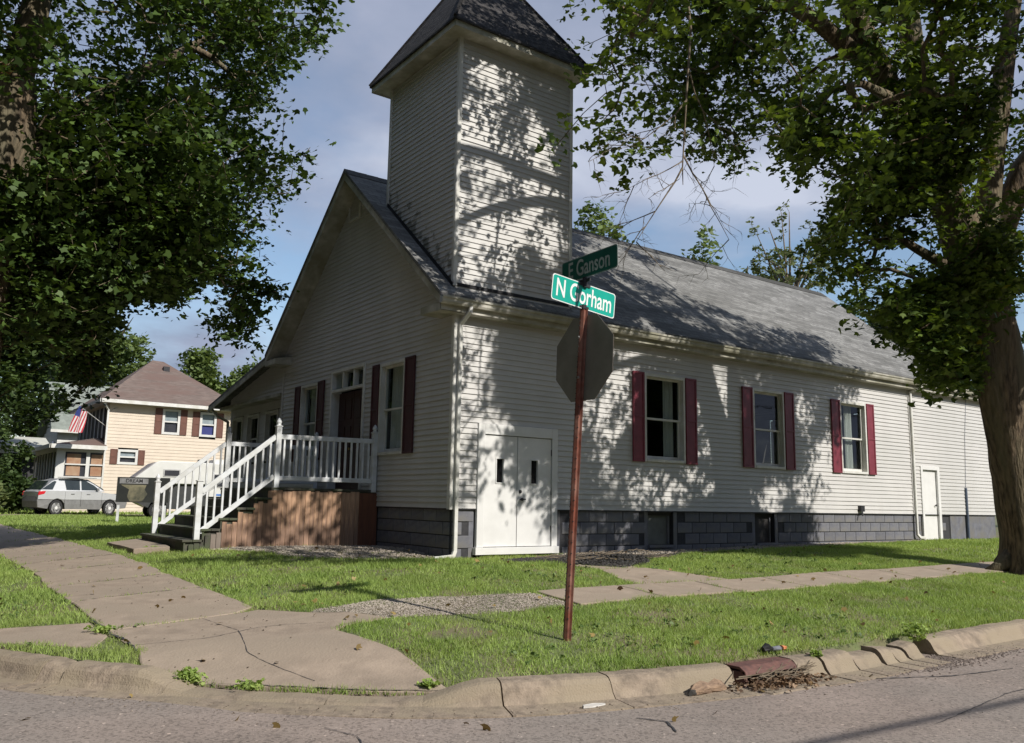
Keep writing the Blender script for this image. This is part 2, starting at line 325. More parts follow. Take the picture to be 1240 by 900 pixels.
street = gridmesh('street', sx, sy, sz, lambda x, y: sdist(x, y) < .02, ASPH)

PATH = smooth_path(CP); dP = np.gradient(PATH, axis=0); dP /= np.linalg.norm(dP, axis=1)[:, None]; NP_ = np.stack([dP[:, 1], -dP[:, 0]], 1)   # towards lawn?
if sdist(*(PATH[200]+NP_[200]*.3))[0] < 0: NP_ = -NP_
ARC = np.concatenate([[0], np.cumsum(np.linalg.norm(np.diff(PATH, axis=0), axis=1))])
def s_at(x, y): return ARC[np.argmin(np.hypot(PATH[:, 0]-x, PATH[:, 1]-y))]
s_in0, s_in1 = s_at(-1.04, -7.3), s_at(-1.76, -7.3); s_cut0, s_cut1 = s_at(-3.98, -6.87), s_at(-6.02, -5.1)
def kerb_h(s):
    lo = .035
    a = sst((s-s_cut0)/.55); b = sst((s_cut1+.02-s)/.5)
    return .17-(.17-lo)*float(min(a, b))
def at_s(s): return np.array([np.interp(s, ARC, PATH[:, 0]), np.interp(s, ARC, PATH[:, 1])]), np.array([np.interp(s, ARC, NP_[:, 0]), np.interp(s, ARC, NP_[:, 1])])
kerb = thing('curb', 'weathered concrete curb running round the corner beside the asphalt street', None, (-4, -6.9, -.45), kind='structure')
def curb_piece(s0, s1, tilt=0, sink=0., name='curb_stone'):
    b = MB(); n = max(2, int((s1-s0)/.13)); rows = []
    for i in range(n+1):
        s = s0+(s1-s0)*i/n; p, nn = at_s(s); h = kerb_h(s)-sink; z0 = -.455; k = random.uniform(-.006, .006); rw = random.uniform(-.006, .006)
        prof = [(.06, -.25), (.05, h+k+.002), (-.075, h+k), (-.115, h*.93+k), (-.15+rw, h*.74), (-.185+rw, h*.35), (-.225, .018), (-.5+rw, .012), (-.515, -.2)]
        rows.append([(p[0]+nn[0]*d, p[1]+nn[1]*d, z0+z+tilt*(i/n-.5)*(1 if z > .03 else 0)) for d, z in prof])
    m_ = len(rows[0]); b.v = [q for r in rows for q in r]
    for i in range(n):
        for j in range(m_-1): b.f.append((i*m_+j, (i+1)*m_+j, (i+1)*m_+j+1, i*m_+j+1)); b.mi.append(0)
    b.f += [tuple(range(m_)), tuple(n*m_+j for j in range(m_))[::-1]]; b.mi += [0, 0]
    mid = at_s((s0+s1)/2)[0]
    return b.build(name, CURB, kerb, org=(mid[0], mid[1], -.45))
marks = [s_at(14, -7.35), s_at(10.5, -7.35), s_at(7.2, -7.35), s_at(4.05, -7.35), s_at(1.33, -7.45)]
s_m = s_at(14, -7.35)
for a, c in zip(marks[:-1], marks[1:]): curb_piece(a+.008, c-.008, random.uniform(-.01, .01))
brk = [s_at(1.05, -7.46), s_at(.75, -7.47), s_at(.5, -7.48), s_at(.2, -7.49), s_at(-.28, -7.5), s_at(-.72, -7.5), s_in0]
for i, (a, c) in enumerate(zip(brk[:-1], brk[1:])): curb_piece(a+.012+.01*(i % 2), c-.012, random.uniform(-.03, .03), [.03, .05, .02, .045, .0, .0][i])
s_j = s_at(-3.98, -6.87)-.1
curb_piece(s_in1+.01, s_at(-3.0, -7.2)-.004, 0); curb_piece(s_at(-3.0, -7.2)+.004, s_j-.006)
curb_piece(s_j+.006, s_at(-4.9, -6.25)-.004); curb_piece(s_at(-4.9, -6.25)+.004, s_at(-5.75, -5.35)-.004)
curb_piece(s_at(-5.75, -5.35)+.004, s_at(-6.35, -4.55)-.012); curb_piece(s_at(-6.35, -4.55)+.012, s_at(-6.5, -4.3)-.012, .05, .02); curb_piece(s_at(-6.5, -4.3)+.012, s_at(-7.5, -2.2)-.01)
sp = s_at(-7.5, -2.2)
for k in range(4): curb_piece(sp+.01+k*3, sp+k*3+2.99)
e_ = s_m
for a, c in ((25, 14), (40, 25)): curb_piece(s_at(a, -7.35)+.01, s_at(c, -7.35)-.01)

def inpoly(X, Y, P):
    X = np.asarray(X); ins = np.zeros(X.shape, bool); n = len(P)
    for i in range(n):
        x0, y0 = P[i]; x1, y1 = P[(i+1) % n]
        c = ((y0 > Y) != (y1 > Y)) & (X < (x1-x0)*(Y-y0)/((y1-y0) or 1e-9)+x0); ins ^= c
    return ins
PAVED = []                                              # polygons kept free of grass
def slab(poly, parent, name='slab', dz=.022, mt=None, t=.09, fine=False, tilt=.003, edge=.012):
    PAVED.append(poly); b = MB(); n = len(poly); ax, ay = random.uniform(-tilt, tilt), random.uniform(-tilt, tilt)
    c = np.mean(poly, 0)
    # subdivide the outline and roughen it
    pts = []
    for i in range(n):
        p, q = np.array(poly[i], float), np.array(poly[(i+1) % n], float); k = max(1, int(np.linalg.norm(q-p)/.22))
        for j in range(k):
            w = p+(q-p)*j/k; pts.append(w+rng.uniform(-edge, edge, 2)*(j > 0))
    ps = np.array(pts); zs = Hn(ps[:, 0], ps[:, 1])+dz+ax*(ps[:, 0]-c[0])+ay*(ps[:, 1]-c[1]); m_ = len(ps)
    top = [(x, y, z) for (x, y), z in zip(ps, zs)]; bot = [(x, y, z-t) for x, y, z in top]; tin = [(x+(c[0]-x)*.01, y+(c[1]-y)*.01, z) for x, y, z in top]
    lip = [(x, y, z-.008) for x, y, z in top]
    b.v = tin+lip+bot; b.f = [tuple(range(m_))]+[(i, (i+1) % m_, m_+(i+1) % m_, m_+i) for i in range(m_)]+[(m_+i, m_+(i+1) % m_, 2*m_+(i+1) % m_, 2*m_+i) for i in range(m_)]; b.mi = [0]*len(b.f)
    if fine:
        from mathutils.geometry import delaunay_2d_cdt
        P0 = [Vector((x, y)) for x, y, z in tin]; gx_, gy_ = np.meshgrid(np.arange(ps[:, 0].min()+.1, ps[:, 0].max(), .18), np.arange(ps[:, 1].min()+.1, ps[:, 1].max(), .18)); k_ = inpoly(gx_.ravel(), gy_.ravel(), [tuple(c+(p-c)*.95) for p in ps])
        Q = P0+[Vector((a, e)) for a, e in zip(gx_.ravel()[k_], gy_.ravel()[k_])]
        r_ = delaunay_2d_cdt(Q, [], [list(range(m_))], 1, 1e-5); vv = np.array([tuple(v) for v in r_[0]]); zz_ = Hn(vv[:, 0], vv[:, 1])+dz; off = len(b.v)
        b.f = b.f[1:]; b.v = b.v+[(x, y, z) for (x, y), z in zip(vv, zz_)]; b.f += [tuple(off+i for i in f) for f in r_[2]]; b.mi = [0]*len(b.f)
    me = b.mesh(name, mt or CONC, (c[0], c[1], 0)); bm = bmesh.new(); bm.from_mesh(me); bmesh.ops.triangulate(bm, faces=[f for f in bm.faces if len(f.verts) > 4], ngon_method='EAR_CLIP'); bm.to_mesh(me); bm.free()
    return link(name, me, parent, (c[0], c[1], 0))
side = thing('sidewalk', 'narrow concrete sidewalk between the lawn strip and the church', None, (5, -4.5, -.05), kind='structure')
xs_ = [-1.25, .1, 1.6, 3.1, 4.6, 6.1, 7.5, 8.9, 10.4, 11.9, 13.4, 15, 17, 20, 24, 30]
for a, c in zip(xs_[:-1], xs_[1:]): slab([(a+.006, -4.88), (c-.006, -4.88+random.uniform(-.01, .01)), (c-.006, -4.02), (a+.006, -4.03)], side)
walk = thing('footpath', 'wide brown concrete footpath leading past the porch steps', None, (-5.2, 2, -.05), kind='structure')
ys_ = [-1.6, .1, 1.7, 3.3, 4.9, 6.5, 8.2, 10, 12, 14.5, 17, 20, 24, 30]
for a, c in zip(ys_[:-1], ys_[1:]): slab([(-6.0, a+.009), (-4.55, a+.009), (-4.52, c-.009), (-5.98, c-.009)], walk, edge=.018)
slab([(-6.0, -3.5), (-4.75, -3.45), (-4.5, -3.25), (-4.55, -1.61), (-6.0, -1.61)], walk, tilt=0)
slab([(-5.98, -3.51), (-5.93, -4.54), (-6.0, -5.0), (-5.86, -5.13), (-5.42, -5.6), (-4.77, -6.2), (-4.28, -6.58), (-4.12, -6.72), (-4.1, -6.38), (-4.1, -5.8), (-4.2, -5.22), (-4.27, -4.85), (-4.0, -4.7), (-3.6, -4.6), (-3.8, -4.15), (-4.1, -3.95), (-4.5, -3.42), (-4.76, -3.47)], walk, name='corner_slab', tilt=0, dz=.018, fine=True, t=.14)
slab([(-7.35, -2.3), (-6.04, -2.95), (-6.02, -3.7), (-6.2, -4.1), (-6.45, -3.85), (-6.95, -3.2), (-7.4, -2.7)], walk, dz=.01, tilt=0, edge=.03)
pathw = thing('door_path', 'short brown concrete path joining the sidewalk near the white double door', None, (1.4, -3, 0), kind='structure')
slab([(.45, -4.0), (2.45, -4.0), (2.1, -3.2), (1.85, -2.75), (1.0, -2.7), (.75, -3.3)], pathw, dz=.012, edge=.03, tilt=0)
slab([(1.0, -2.68), (1.85, -2.73), (1.7, -1.3), (.75, -1.25)], pathw, dz=.004, edge=.03, tilt=0)
st = thing('step_slab', 'raised cracked concrete slab lying at the foot of the porch steps', 'paving slab', (-3.9, 4.4, .12))
sl_ = slab([(-4.3, 3.25), (-3.75, 3.1), (-3.5, 5.9), (-4.25, 5.7)], st, dz=.085, t=.11, tilt=.0)

# thin cracks lying in the asphalt and concrete, slivers of dark filler
def crack(pts, w, z, name, parent=None, mt=None):
    b = MB(); pts = smooth_path(np.array(pts, float), .05); k = 0; V = []
    for i, p in enumerate(pts):
        d = pts[min(i+1, len(pts)-1)]-pts[max(i-1, 0)]; nn = np.array([-d[1], d[0]])/(np.linalg.norm(d)+1e-9); ww = w*(.35+.9*random.random())*(1-.6*abs(i/len(pts)-.5)); j = rng.uniform(-w, w, 2)*.9
        zf = z(p[0], p[1]) if callable(z) else z
        V += [(*(p+j+nn*ww), zf), (*(p+j-nn*ww), zf)]
    b.v = V; b.f = [(2*i, 2*i+1, 2*i+3, 2*i+2) for i in range(len(pts)-1)]; b.mi = [0]*len(b.f)
    return b.build(name, mt or MORT, parent, kind='stuff')
zs1 = lambda x, y: float(sz(np.array([x]), np.array([y]))[0])+.006
crack([(-.75, -7.85), (-.2, -8.1), (.35, -8.3), (1.3, -8.42)], .012, zs1, 'street_crack', street)
crack([(-1.6, -9.2), (0, -8.95), (2.5, -8.9)], .006, zs1, 'street_crack', street)
crack([(-3.3, -7.9), (-3.2, -8.1), (-3.35, -8.35)], .01, zs1, 'street_crack', street)
crack([(-5.3, -7.0), (-5.2, -7.3), (-5.3, -7.6)], .006, zs1, 'street_crack', street)
zc = lambda x, y: H(x, y)+.026
crack([(-6.02, -2.9), (-5.99, -3.4), (-6.0, -3.7), (-5.93, -4.1), (-5.96, -4.55)], .014, zc, 'footpath_crack', walk)
crack([(-5.75, -5.35), (-5.4, -5.62), (-4.78, -6.19), (-4.3, -6.55), (-4.12, -6.7)], .008, lambda x, y: H(x, y)+.024, 'footpath_crack', walk)
crack([(-5.95, -4.3), (-5.3, -4.45), (-4.8, -4.3), (-4.2, -4.5)], .005, lambda x, y: H(x, y)+.022, 'footpath_crack', walk)
crack([(-5.1, -3.5), (-5.0, -4.3), (-5.15, -5.0), (-4.9, -5.9)], .004, lambda x, y: H(x, y)+.022, 'footpath_crack', walk)
for yj in (-1.6, .1, 1.7, 3.3, 4.9, 6.5): crack([(-5.97, yj), (-5.2, yj+.01), (-4.56, yj)], .010, lambda x, y: H(x, y)+.0245, 'footpath_joint', walk)
crack([(-4.5, -3.42), (-4.1, -3.95), (-3.8, -4.2)], .004, lambda x, y: H(x, y)+.024, 'footpath_crack', walk)

# ------------------------------------------------------------------ stones, litter beds (stuff nobody could count)
def pebbles(name, P, size, mt, label, hscale=.6, seed=1, tex=1):
    rg = np.random.default_rng(seed); base = np.array([(1, 0, 0), (-1, 0, 0), (0, 1, 0), (0, -1, 0), (0, 0, 1), (0, 0, -1)], float)
    tri = [(0, 2, 4), (2, 1, 4), (1, 3, 4), (3, 0, 4), (2, 0, 5), (1, 2, 5), (3, 1, 5), (0, 3, 5)]
    n = len(P); sc = rg.uniform(.5, 1.3, (n, 1, 1))*size*rg.uniform(.6, 1.2, (n, 1, 3)); sc[:, :, 2] *= hscale
    B = base[None]*sc*rg.uniform(.7, 1.2, (n, 6, 1)); a = rg.uniform(0, 6.28, n); ca, sa = np.cos(a), np.sin(a)
    Bx = B[:, :, 0]*ca[:, None]-B[:, :, 1]*sa[:, None]; By = B[:, :, 0]*sa[:, None]+B[:, :, 1]*ca[:, None]; tl = rg.uniform(-.3, .3, (n, 1))
    B = np.stack([Bx, By, B[:, :, 2]+Bx*tl], 2)+P[:, None, :]
    V = B[:, tri, :].reshape(-1, 3)
    o = npmesh(name, V, 3, mt, 'stuff'); o['label'] = label; return o
def pebmat(name, dark, lite):
    mt = leafmat(name, dark, lite, 0.0); return mt
def scatter_poly(poly, n, dz=.0, seed=3):
    rg = np.random.default_rng(seed); P = np.array(poly); lo, hi = P.min(0), P.max(0); X = rg.uniform(lo[0], hi[0], n*3); Y = rg.uniform(lo[1], hi[1], n*3); k = inpoly(X, Y, poly); X, Y = X[k][:n], Y[k][:n]
    return np.stack([X, Y, Hn(X, Y)+dz], 1)
PG = pebmat('pale limestone gravel', (.14, .12, .10), (.50, .44, .37)); PD = pebmat('dark wet mulch', (.012, .012, .012), (.06, .055, .05))
gp = [(-3.75, -4.58), (-2.4, -4.88), (-1.28, -4.86), (-1.28, -4.05), (-2.3, -3.95), (-3.2, -3.7), (-4.05, -3.75), (-4.2, -4.1)]
PAVED.append(gp); pebbles('gravel_patch', scatter_poly(gp, 10500, .004), .011, PG, 'pale crushed gravel filling the gap in the sidewalk', seed=5)
bedA = [(-3.3, 2.72), (-2.9, 1.9), (-2.5, .9), (-1.5, .35), (-.5, -.1), (0, -.05), (.02, 2.72)]
PAVED.append(bedA); pebbles('gravel_bed', scatter_poly(bedA, 6000, .008, 6), .02, PG, 'pale gravel bed along the foot of the cedar porch skirt', seed=6)
bedB = [(2.3, 0), (2.3, -1.2), (4.2, -.95), (7, -.75), (10, -.6), (14.6, -.42), (14.6, 0)]
PAVED.append(bedB); pebbles('gravel_border', scatter_poly(bedB, 6500, .008, 8), .028, PG, 'pale gravel strip along the foundation of the long church wall', seed=8)
mb_ = [(2.35, -.15), (.9, -.5), (.3, -.9), (.9, -1.9), (1.6, -2.6), (2.3, -2.4), (3.1, -1.7), (4.4, -1.2), (5, -.5), (4, -.15)]
PAVED.append(mb_); Pm = scatter_poly(mb_, 5000, .0, 9); cm = np.array([2.2, -1.4]); Pm[:, 2] += .10*np.exp(-(((Pm[:, :2]-cm)/[1.0, .6])**2).sum(1))*rng.uniform(.2, 1, len(Pm)); pebbles('mulch_heap', Pm, .035, PD, 'dark heap of mulch and old branches by the white double door', seed=9)
# fallen sticks in the mulch heap
bs = MB()
for i in range(70):
    x, y = 2.1+random.gauss(0, .8), -1.35+random.gauss(0, .4); a = random.uniform(-.7, .7); l = random.uniform(.15, .5); z = H(x, y)+random.uniform(.02, .14)
    bs.tube([(x, y, z), (x+l*math.cos(a), y+l*math.sin(a), z+random.uniform(-.05, .05))], [.008, .004], 4)
bs.build('fallen_sticks', TWIG, kind='stuff')['label'] = 'tangle of fallen sticks on the dark mulch heap'

exec_after = []
# ------------------------------------------------------------------ church
ZS, ZSOF, W_, ZR, RX, TW = .956, 4.33, 8.07, 8.2, .435, 2.66
SL = (ZR-4.59)/(W_/2+.285)
def roofz(y): return 4.59+SL*(min(y, W_-y)+.285)
church = thing('church', 'grey clapboard church with a square corner bell tower behind the street signs', 'church', (0, 0, .1))
def siding(b, fr, z0, z1, ulo, uhi, opens=(), ex=.1):
    z = z0
    while z < z1-1e-6:
        za, zb = z, min(z+ex, z1); iv = [(ulo(za), uhi(za), ulo(zb), uhi(zb))]
        for (u0, u1, a, c) in opens:
            if zb > a+.03 and za < c-.03:
                nv = []
                for q in iv:
                    if u0 >= q[1] or u1 <= q[0]: nv.append(q); continue
                    if u0 > q[0]: nv.append((q[0], u0, q[2], u0))
                    if u1 < q[1]: nv.append((u1, q[1], u1, q[3]))
                iv = nv
        for (a0, a1, b0, b1) in iv:
            if a1-a0 < .01: continue
            n = max(1, int((a1-a0)/1.2)); ws = [random.uniform(-.0022, .0022) for _ in range(n+1)]
            for k in range(n):
                t0, t1 = k/n, (k+1)/n; p0, p1 = a0+(a1-a0)*t0, a0+(a1-a0)*t1; q0, q1 = b0+(b1-b0)*t0, b0+(b1-b0)*t1
                b.add([fr(p0, 0, za), fr(p1, 0, za), fr(p1, .021+ws[k+1], za), fr(p0, .021+ws[k], za), fr(q0, .003, zb), fr(q1, .003, zb)], [(0, 1, 2, 3), (3, 2, 5, 4)])
        z += ex
def uvs(me):
    uv = me.uv_layers.new(name='UVMap'); d = np.zeros((len(me.loops), 2))
    for p in me.polygons:
        n = p.normal; h = max(.05, math.hypot(n.x, n.y))
        for li in p.loop_indices:
            c = me.vertices[me.loops[li].vertex_index].co; d[li] = ((c.y if abs(n.x) > abs(n.y) else c.x), c.z/h)
    uv.data.foreach_set('uv', d.ravel())
def roofpart(name, b, mt, parent, label=None):
    me = b.mesh(name, mt, WO[parent.name]); uvs(me); return link(name, me, parent, WO[parent.name], label=label)

WINS = [(4.60, 5.80), (8.05, 9.19), (11.45, 12.60)]
opL = [(u0, u1, 1.946, 3.779) for u0, u1 in WINS]+[(.53, 2.3, 0, 2.44), (15.16, 16.1, 0, 2.25)]
b = MB(); siding(b, FL, ZS, ZSOF, lambda z: 0, lambda z: 14.69, opL); siding(b, FL, ZS, ZSOF, lambda z: 14.71, lambda z: 19.3, opL)
siding(b, lambda u, n, z: (19.3+n, u, z), ZS, ZSOF, lambda z: 0, lambda z: W_)
siding(b, lambda u, n, z: (17-.02+n, u, z), ZSOF, ZR-.1, lambda z: (z-4.59)/SL-.2 if z > 4.7 else 0, lambda z: W_-((z-4.59)/SL-.2) if z > 4.7 else W_)
opF = [(1.708, 2.746, 1.946, 3.779), (5.82, 6.82, 1.946, 3.74), (3.44, 5.1, 1.2, 3.84)]
gl = lambda z: max(0, (z-4.62)/SL-.285+.05)
siding(b, FF, ZS, ZR-.25, gl, lambda z: W_-gl(z), opF)
b.build('siding', SID, church, kind='stuff')
# closing walls of the building shell, floor and the plain far side
b = MB(); b.box(.05, 19.25, W_-.04, W_, 0, 4.4); b.box(.06, 19.24, .25, W_-.05, .86, .9); b.box(.06, 19.24, .05, W_-.05, 4.335, 4.36)
b.build('inner_shell', INT, church)
# foundation
opB = [(4.73, 5.47, .27, .95), (8.09, 8.80, .27, .95)]; doors = [(.50, 2.33, 0, 1), (15.12, 16.14, 0, 1)]
b = MB()
def core(fr, u0, u1, opens):
    us = [u0]+[v for o in sorted(opens) for v in (o[0], o[1])]+[u1]
    for a, c in zip(us[0::2], us[1::2]): b.fbox(fr, a, c, -.25, -.036, -.15, ZS)
    for o in opens:
        if o[2] > .1: b.fbox(fr, o[0], o[1], -.25, -.036, -.15, o[2])
core(FL, .04, 16.62, opB+doors); core(FF, .04, W_, []); b.fbox(FL, 16.62, 19.3, -.25, -.03, -.1, ZS+.0); b.box(19.05, 19.27, .05, W_, -.1, ZS)
found = b.build('foundation', MORT, church)
rb = MB(); rb.fbox(FL, 16.66, 19.29, -.03, -.015, .05, ZS-.002); rb.build('render_panel', BLOCK, church)
bmesh_full = MB(); bmesh_full.box(-.215, .215, -.01, .01, -.105, .105); BF = bmesh_full.mesh('block', BLOCK, (0, 0, 0), bevel=.006)
bh = MB(); bh.box(-.1, .1, -.01, .01, -.105, .105); BH = bh.mesh('half_block', BLOCK, (0, 0, 0), bevel=.006)
def blocks(fr, u0, u1, opens, rz):
    for c in range(5):
        z = ZS-.118-.226*c; u = u0+(.11 if c % 2 else 0)
        if c % 2: cells = [(u0+.105, BH)]; u = u0+.22+.22
        else: cells = []; u = u0+.22
        while u < u1-.2: cells.append((u, BF)); u += .443
        if u-.22 < u1-.18: cells.append((u-.12, BH))
        for uc, me in cells:
            hw = .215 if me is BF else .1
            if uc+hw > u1: continue
            if any(uc+hw > o[0] and uc-hw < o[1] and z+.105 > o[2] and z-.105 < o[3] for o in opens):
                continue
            if z+.1 < H(*fr(uc, .1, 0)[:2])-.03: continue
            p = fr(uc, -.03+random.uniform(-.002, .003), z); link('concrete_block', me, found, p, rz=rz)
blocks(FL, .05, 16.6, opB+doors, 0); blocks(FF, .05, 2.75, [], math.pi/2)
# filler so blocks meet openings
for o in opB+doors:
    for s_ in (-1, 1):
        u = o[0] if s_ < 0 else o[1]; one('block_jamb', BLOCK, church, lambda b: b.fbox(FL, min(u, u+s_*.1), max(u, u+s_*.1), -.036, -.026, .0, ZS-.01))
# basement openings
for (u0, u1, z0, z1), mt in zip(opB, (mat('grey board', (.17, .18, .165), (.12, .125, .115), .8, 4), mat('black board', (.03, .028, .028), (.02, .018, .018), .7, 4))):
    b = MB(); b.fbox(FL, u0, u1, -.16, -.14, z0, z1); w = b.build('basement_window', mt, church)
    one('lintel', INT, w, lambda q: q.fbox(FL, u0+.02, u1-.02, -.139, -.08, z1-.09, z1-.01))
    one('frame', BLOCK, w, lambda q: (q.fbox(FL, u1-.09, u1-.05, -.139, -.11, z0+.02, z1-.1), q.fbox(FL, u0, u1, -.139, .03, z0-.05, z0)))
# corner boards
def cboard(fr1, fr2, u1, u2, z0, z1, s1=1, s2=1, w=.09, th=.034, parent=church, name='corner_board'):
    b = MB(); b.fbox(fr1, min(u1, u1+s1*w), max(u1, u1+s1*w), -.004, th, z0, z1); b.fbox(fr2, min(u2, u2+s2*w), max(u2, u2+s2*w), -.002, th+.002, z0+.001, z1-.001)
    return b.build(name, TRIM, parent)
cboard(FL, FF, -.027, -.026, ZS-.02, ZSOF)
b = MB(); b.fbox(FF, W_-.07, W_+.03, -.004, .03, ZS, ZSOF); b.build('corner_board', SID, church)
b = MB(); b.fbox(FL, 14.685, 14.715, .0, .032, ZS, ZSOF); b.build('seam_strip', SID, church)
b = MB(); b.fbox(FL, 0, 19.3, -.02, .012, ZS-.025, ZS-.003); b.fbox(FF, .03, 2.9, -.02, .012, ZS-.025, ZS-.003); b.build('starter_strip', DARKM, church)
# roof
b = MB(); e = -.22; t_ = .07
for sgn in (0, 1):
    Y = lambda y: y if not sgn else W_-y
    p = [(-RX-.02, Y(e), roofz(e)), (17.0, Y(e), roofz(e)), (17.0, Y(W_/2), ZR), (-RX-.02, Y(W_/2), ZR)]
    b.hexa([(x, y, z-t_) for x, y, z in p]+p)
roof = roofpart('roof', b, ROOF, church)
one('ridge_cap', ROOF, roof, lambda q: [q.bar((x, W_/2-.11, ZR-.085), (x+.27, W_/2-.11, ZR-.08), .3, .012, up=(0, -.64, .77)) or q.bar((x, W_/2+.11, ZR-.085), (x+.27, W_/2+.11, ZR-.08), .3, .012, up=(0, .64, .77)) for x in np.arange(-.45, 16.8, .28)])
# lower roof over the rear extension
b = MB(); p = [(17.01, -.22, 4.57), (19.6, -.22, 4.57), (19.6, W_/2, 6.0), (17.01, W_/2, 6.0)]; b.hexa([(x, y, z-.07) for x, y, z in p]+p)
p = [(17.01, W_+.22, 4.57), (19.6, W_+.22, 4.57), (19.6, W_/2, 6.0), (17.01, W_/2, 6.0)]; b.hexa([(x, y, z-.07) for x, y, z in p]+p); roofpart('rear_roof', b, ROOF, church)
# eaves
one('eave_fascia', FASC, church, lambda q: q.fbox(FL, -RX, 19.5, .19, .212, 4.34, 4.53))
one('eave_soffit', FASC, church, lambda q: q.fbox(FL, -RX, 19.5, -.02, .19, 4.33, 4.342))
gp_ = [(.214, 4.575), (.214, 4.46), (.225, 4.44), (.29, 4.44), (.31, 4.475), (.315, 4.52), (.335, 4.54), (.335, 4.575), (.328, 4.575), (.325, 4.545), (.305, 4.52), (.29, 4.455), (.224, 4.455), (.222, 4.575)]
def gutter(x0, x1, par, n, nm='gutter'):
    b = MB()
    for i in range(n):
        a = x0+(x1-x0)*i/n; c = x0+(x1-x0)*(i+1)/n-.004; dz = random.uniform(-.008, .006)
        b.prism(gp_, lambda y, z: (a, -y, z+dz), lambda y, z: (c, -y, z+dz))
    return b.build(nm, FASC, par)
gutter(-RX-.03, 19.5, church, 7)
def dspout(path, par, w=.055, h=.07, mt=TRIM):
    b = MB()
    for a, c in zip(path[:-1], path[1:]):
        a = Vector(a); c = Vector(c); d = (c-a).normalized(); up = (0, -1, 0) if abs(d.y) < .9 else (0, 0, 1)
        b.bar(a-d*.015, c+d*.015, h, w, up=up)
    return b.build('downspout', mt, par, bevel=.006)
dspout([(.14, -.27, 4.45), (.13, -.27, 4.36), (.07, -.07, 4.16), (.07, -.07, .24), (.02, -.09, .15), (-.38, -.17, .13)], church)
dspout([(15.0, -.27, 4.45), (14.95, -.26, 4.4), (14.76, -.06, 4.27), (14.76, -.06, .42), (14.82, -.1, .34), (14.98, -.14, .33)], church)
# rake trim: fascia boards on the gable edge, sloping soffit, eave returns
rk = MB(); rs = MB()
for sgn in (0, 1):
    Y = lambda y: y if not sgn else W_-y
    for (x0, x1, th, q, dz) in ((-RX, -RX+.025, .17, rk, -.07), (-RX+.026, .01, .02, rs, -.2)):
        y0 = -.22; P_ = [(x0, Y(y0), roofz(y0)+dz-th), (x1, Y(y0), roofz(y0)+dz-th), (x1, Y(W_/2), ZR+dz-th), (x0, Y(W_/2), ZR+dz-th)]
        q.hexa(P_+[(x, y, z+th) for x, y, z in P_])
rk.build('rake_fascia', FASC, church); rs.build('rake_soffit', FASC, church)
for y0, y1 in ((-.21, .48), (W_-.48, W_+.21)):
    b = MB(); b.box(-RX, .0, y0, y1, 4.34, 4.47); b.hexa([(-RX, y0, 4.472), (0, y0, 4.472), (0, y1, 4.472), (-RX, y1, 4.472), (-.05, y0, 4.55), (0, y0, 4.55), (0, y1, 4.55), (-.05, y1, 4.55)]); b.build('eave_return', FASC, church)
# gable vent
b = MB()
b.fbox(FF, 4.02, 4.07, .015, .05, 7.2, 7.8); b.fbox(FF, 4.55, 4.6, .015, .05, 7.2, 7.8); b.fbox(FF, 4.07, 4.55, .015, .05, 7.2, 7.25); b.fbox(FF, 4.07, 4.55, .015, .05, 7.75, 7.8)
v_ = b.build('gable_vent', TRIM, church); one('louvre', SID, v_, lambda q: [q.fbox(FF, 4.07, 4.55, .018, .035, z, z+.02) for z in np.arange(7.27, 7.74, .05)])

# windows of the church: casing, sashes, panes, curtain
def window(fr, u0, u1, z0, z1, par, shut=None, curtain=0, cas=.055, dep=.12, shl=(0, 0)):
    b = MB(); c = cas
    b.fbox(fr, u0, u0+c, -.01, .042, z0, z1); b.fbox(fr, u1-c, u1, -.01, .042, z0, z1); b.fbox(fr, u0+c, u1-c, -.01, .041, z1-c*1.2, z1); b.fbox(fr, u0+c, u1-c, -.01, .052, z0, z0+c*1.1)
    b.fbox(fr, u0+c-.012, u0+c, -dep, -.01, z0, z1); b.fbox(fr, u1-c, u1-c+.012, -dep, -.01, z0, z1); b.fbox(fr, u0+c, u1-c, -dep, -.01, z1-c*1.2, z1-c*1.2+.012); b.fbox(fr, u0+c, u1-c, -dep, -.01, z0+c*1.1-.012, z0+c*1.1)
    w = b.build('window', TRIM, par, bevel=.003); a0, a1, y0, y1 = u0+c, u1-c, z0+c*1.1, z1-c*1.2; zm = y0+(y1-y0)*.49; s = .045
    for nm, n0, n1, q0, q1 in (('upper_sash', -.085, -.055, zm-.02, y1), ('lower_sash', -.118, -.088, y0, zm+.02)):
        b = MB(); b.fbox(fr, a0, a0+s, n0, n1, q0, q1); b.fbox(fr, a1-s, a1, n0, n1, q0, q1); b.fbox(fr, a0+s, a1-s, n0, n1, q0, q0+s*(1.5 if nm[0] == 'l' else .9)); b.fbox(fr, a0+s, a1-s, n0, n1, q1-s*.9, q1)
        b.build(nm, TRIM, w); nn = (n0+n1)/2
        pb = MB(); pb.add([fr(a0+s, nn, q0+s), fr(a1-s, nn, q0+s), fr(a1-s, nn, q1-s*.8), fr(a0+s, nn, q1-s*.8)], [(0, 1, 2, 3)]); pb.build('glass_pane', GLASS, w)
    if curtain:
        b = MB(); n = 26; V = []
        for k in range(n+1):
            u = a0+(a1-a0)*(curtain[0]+(curtain[1]-curtain[0])*k/n); nn = -.2+.018*math.sin(k*1.9)+.008*math.sin(k*.7); V += [fr(u, nn, y0-.02), fr(u, nn-.01, y1)]
        b.add(V, [(2*k, 2*k+2, 2*k+3, 2*k+1) for k in range(n)]); b.build('curtain', CURT, w)
    b = MB(); b.fbox(fr, u0-.3, u1+.3, -1.4, -1.36, z0-.5, z1+.4); b.build('room_backdrop', INT, w)
    if shut:
        for (s0, s1) in shut: shutter(fr, s0, s1, z0+shl[0], z1+shl[1], par)
    return w
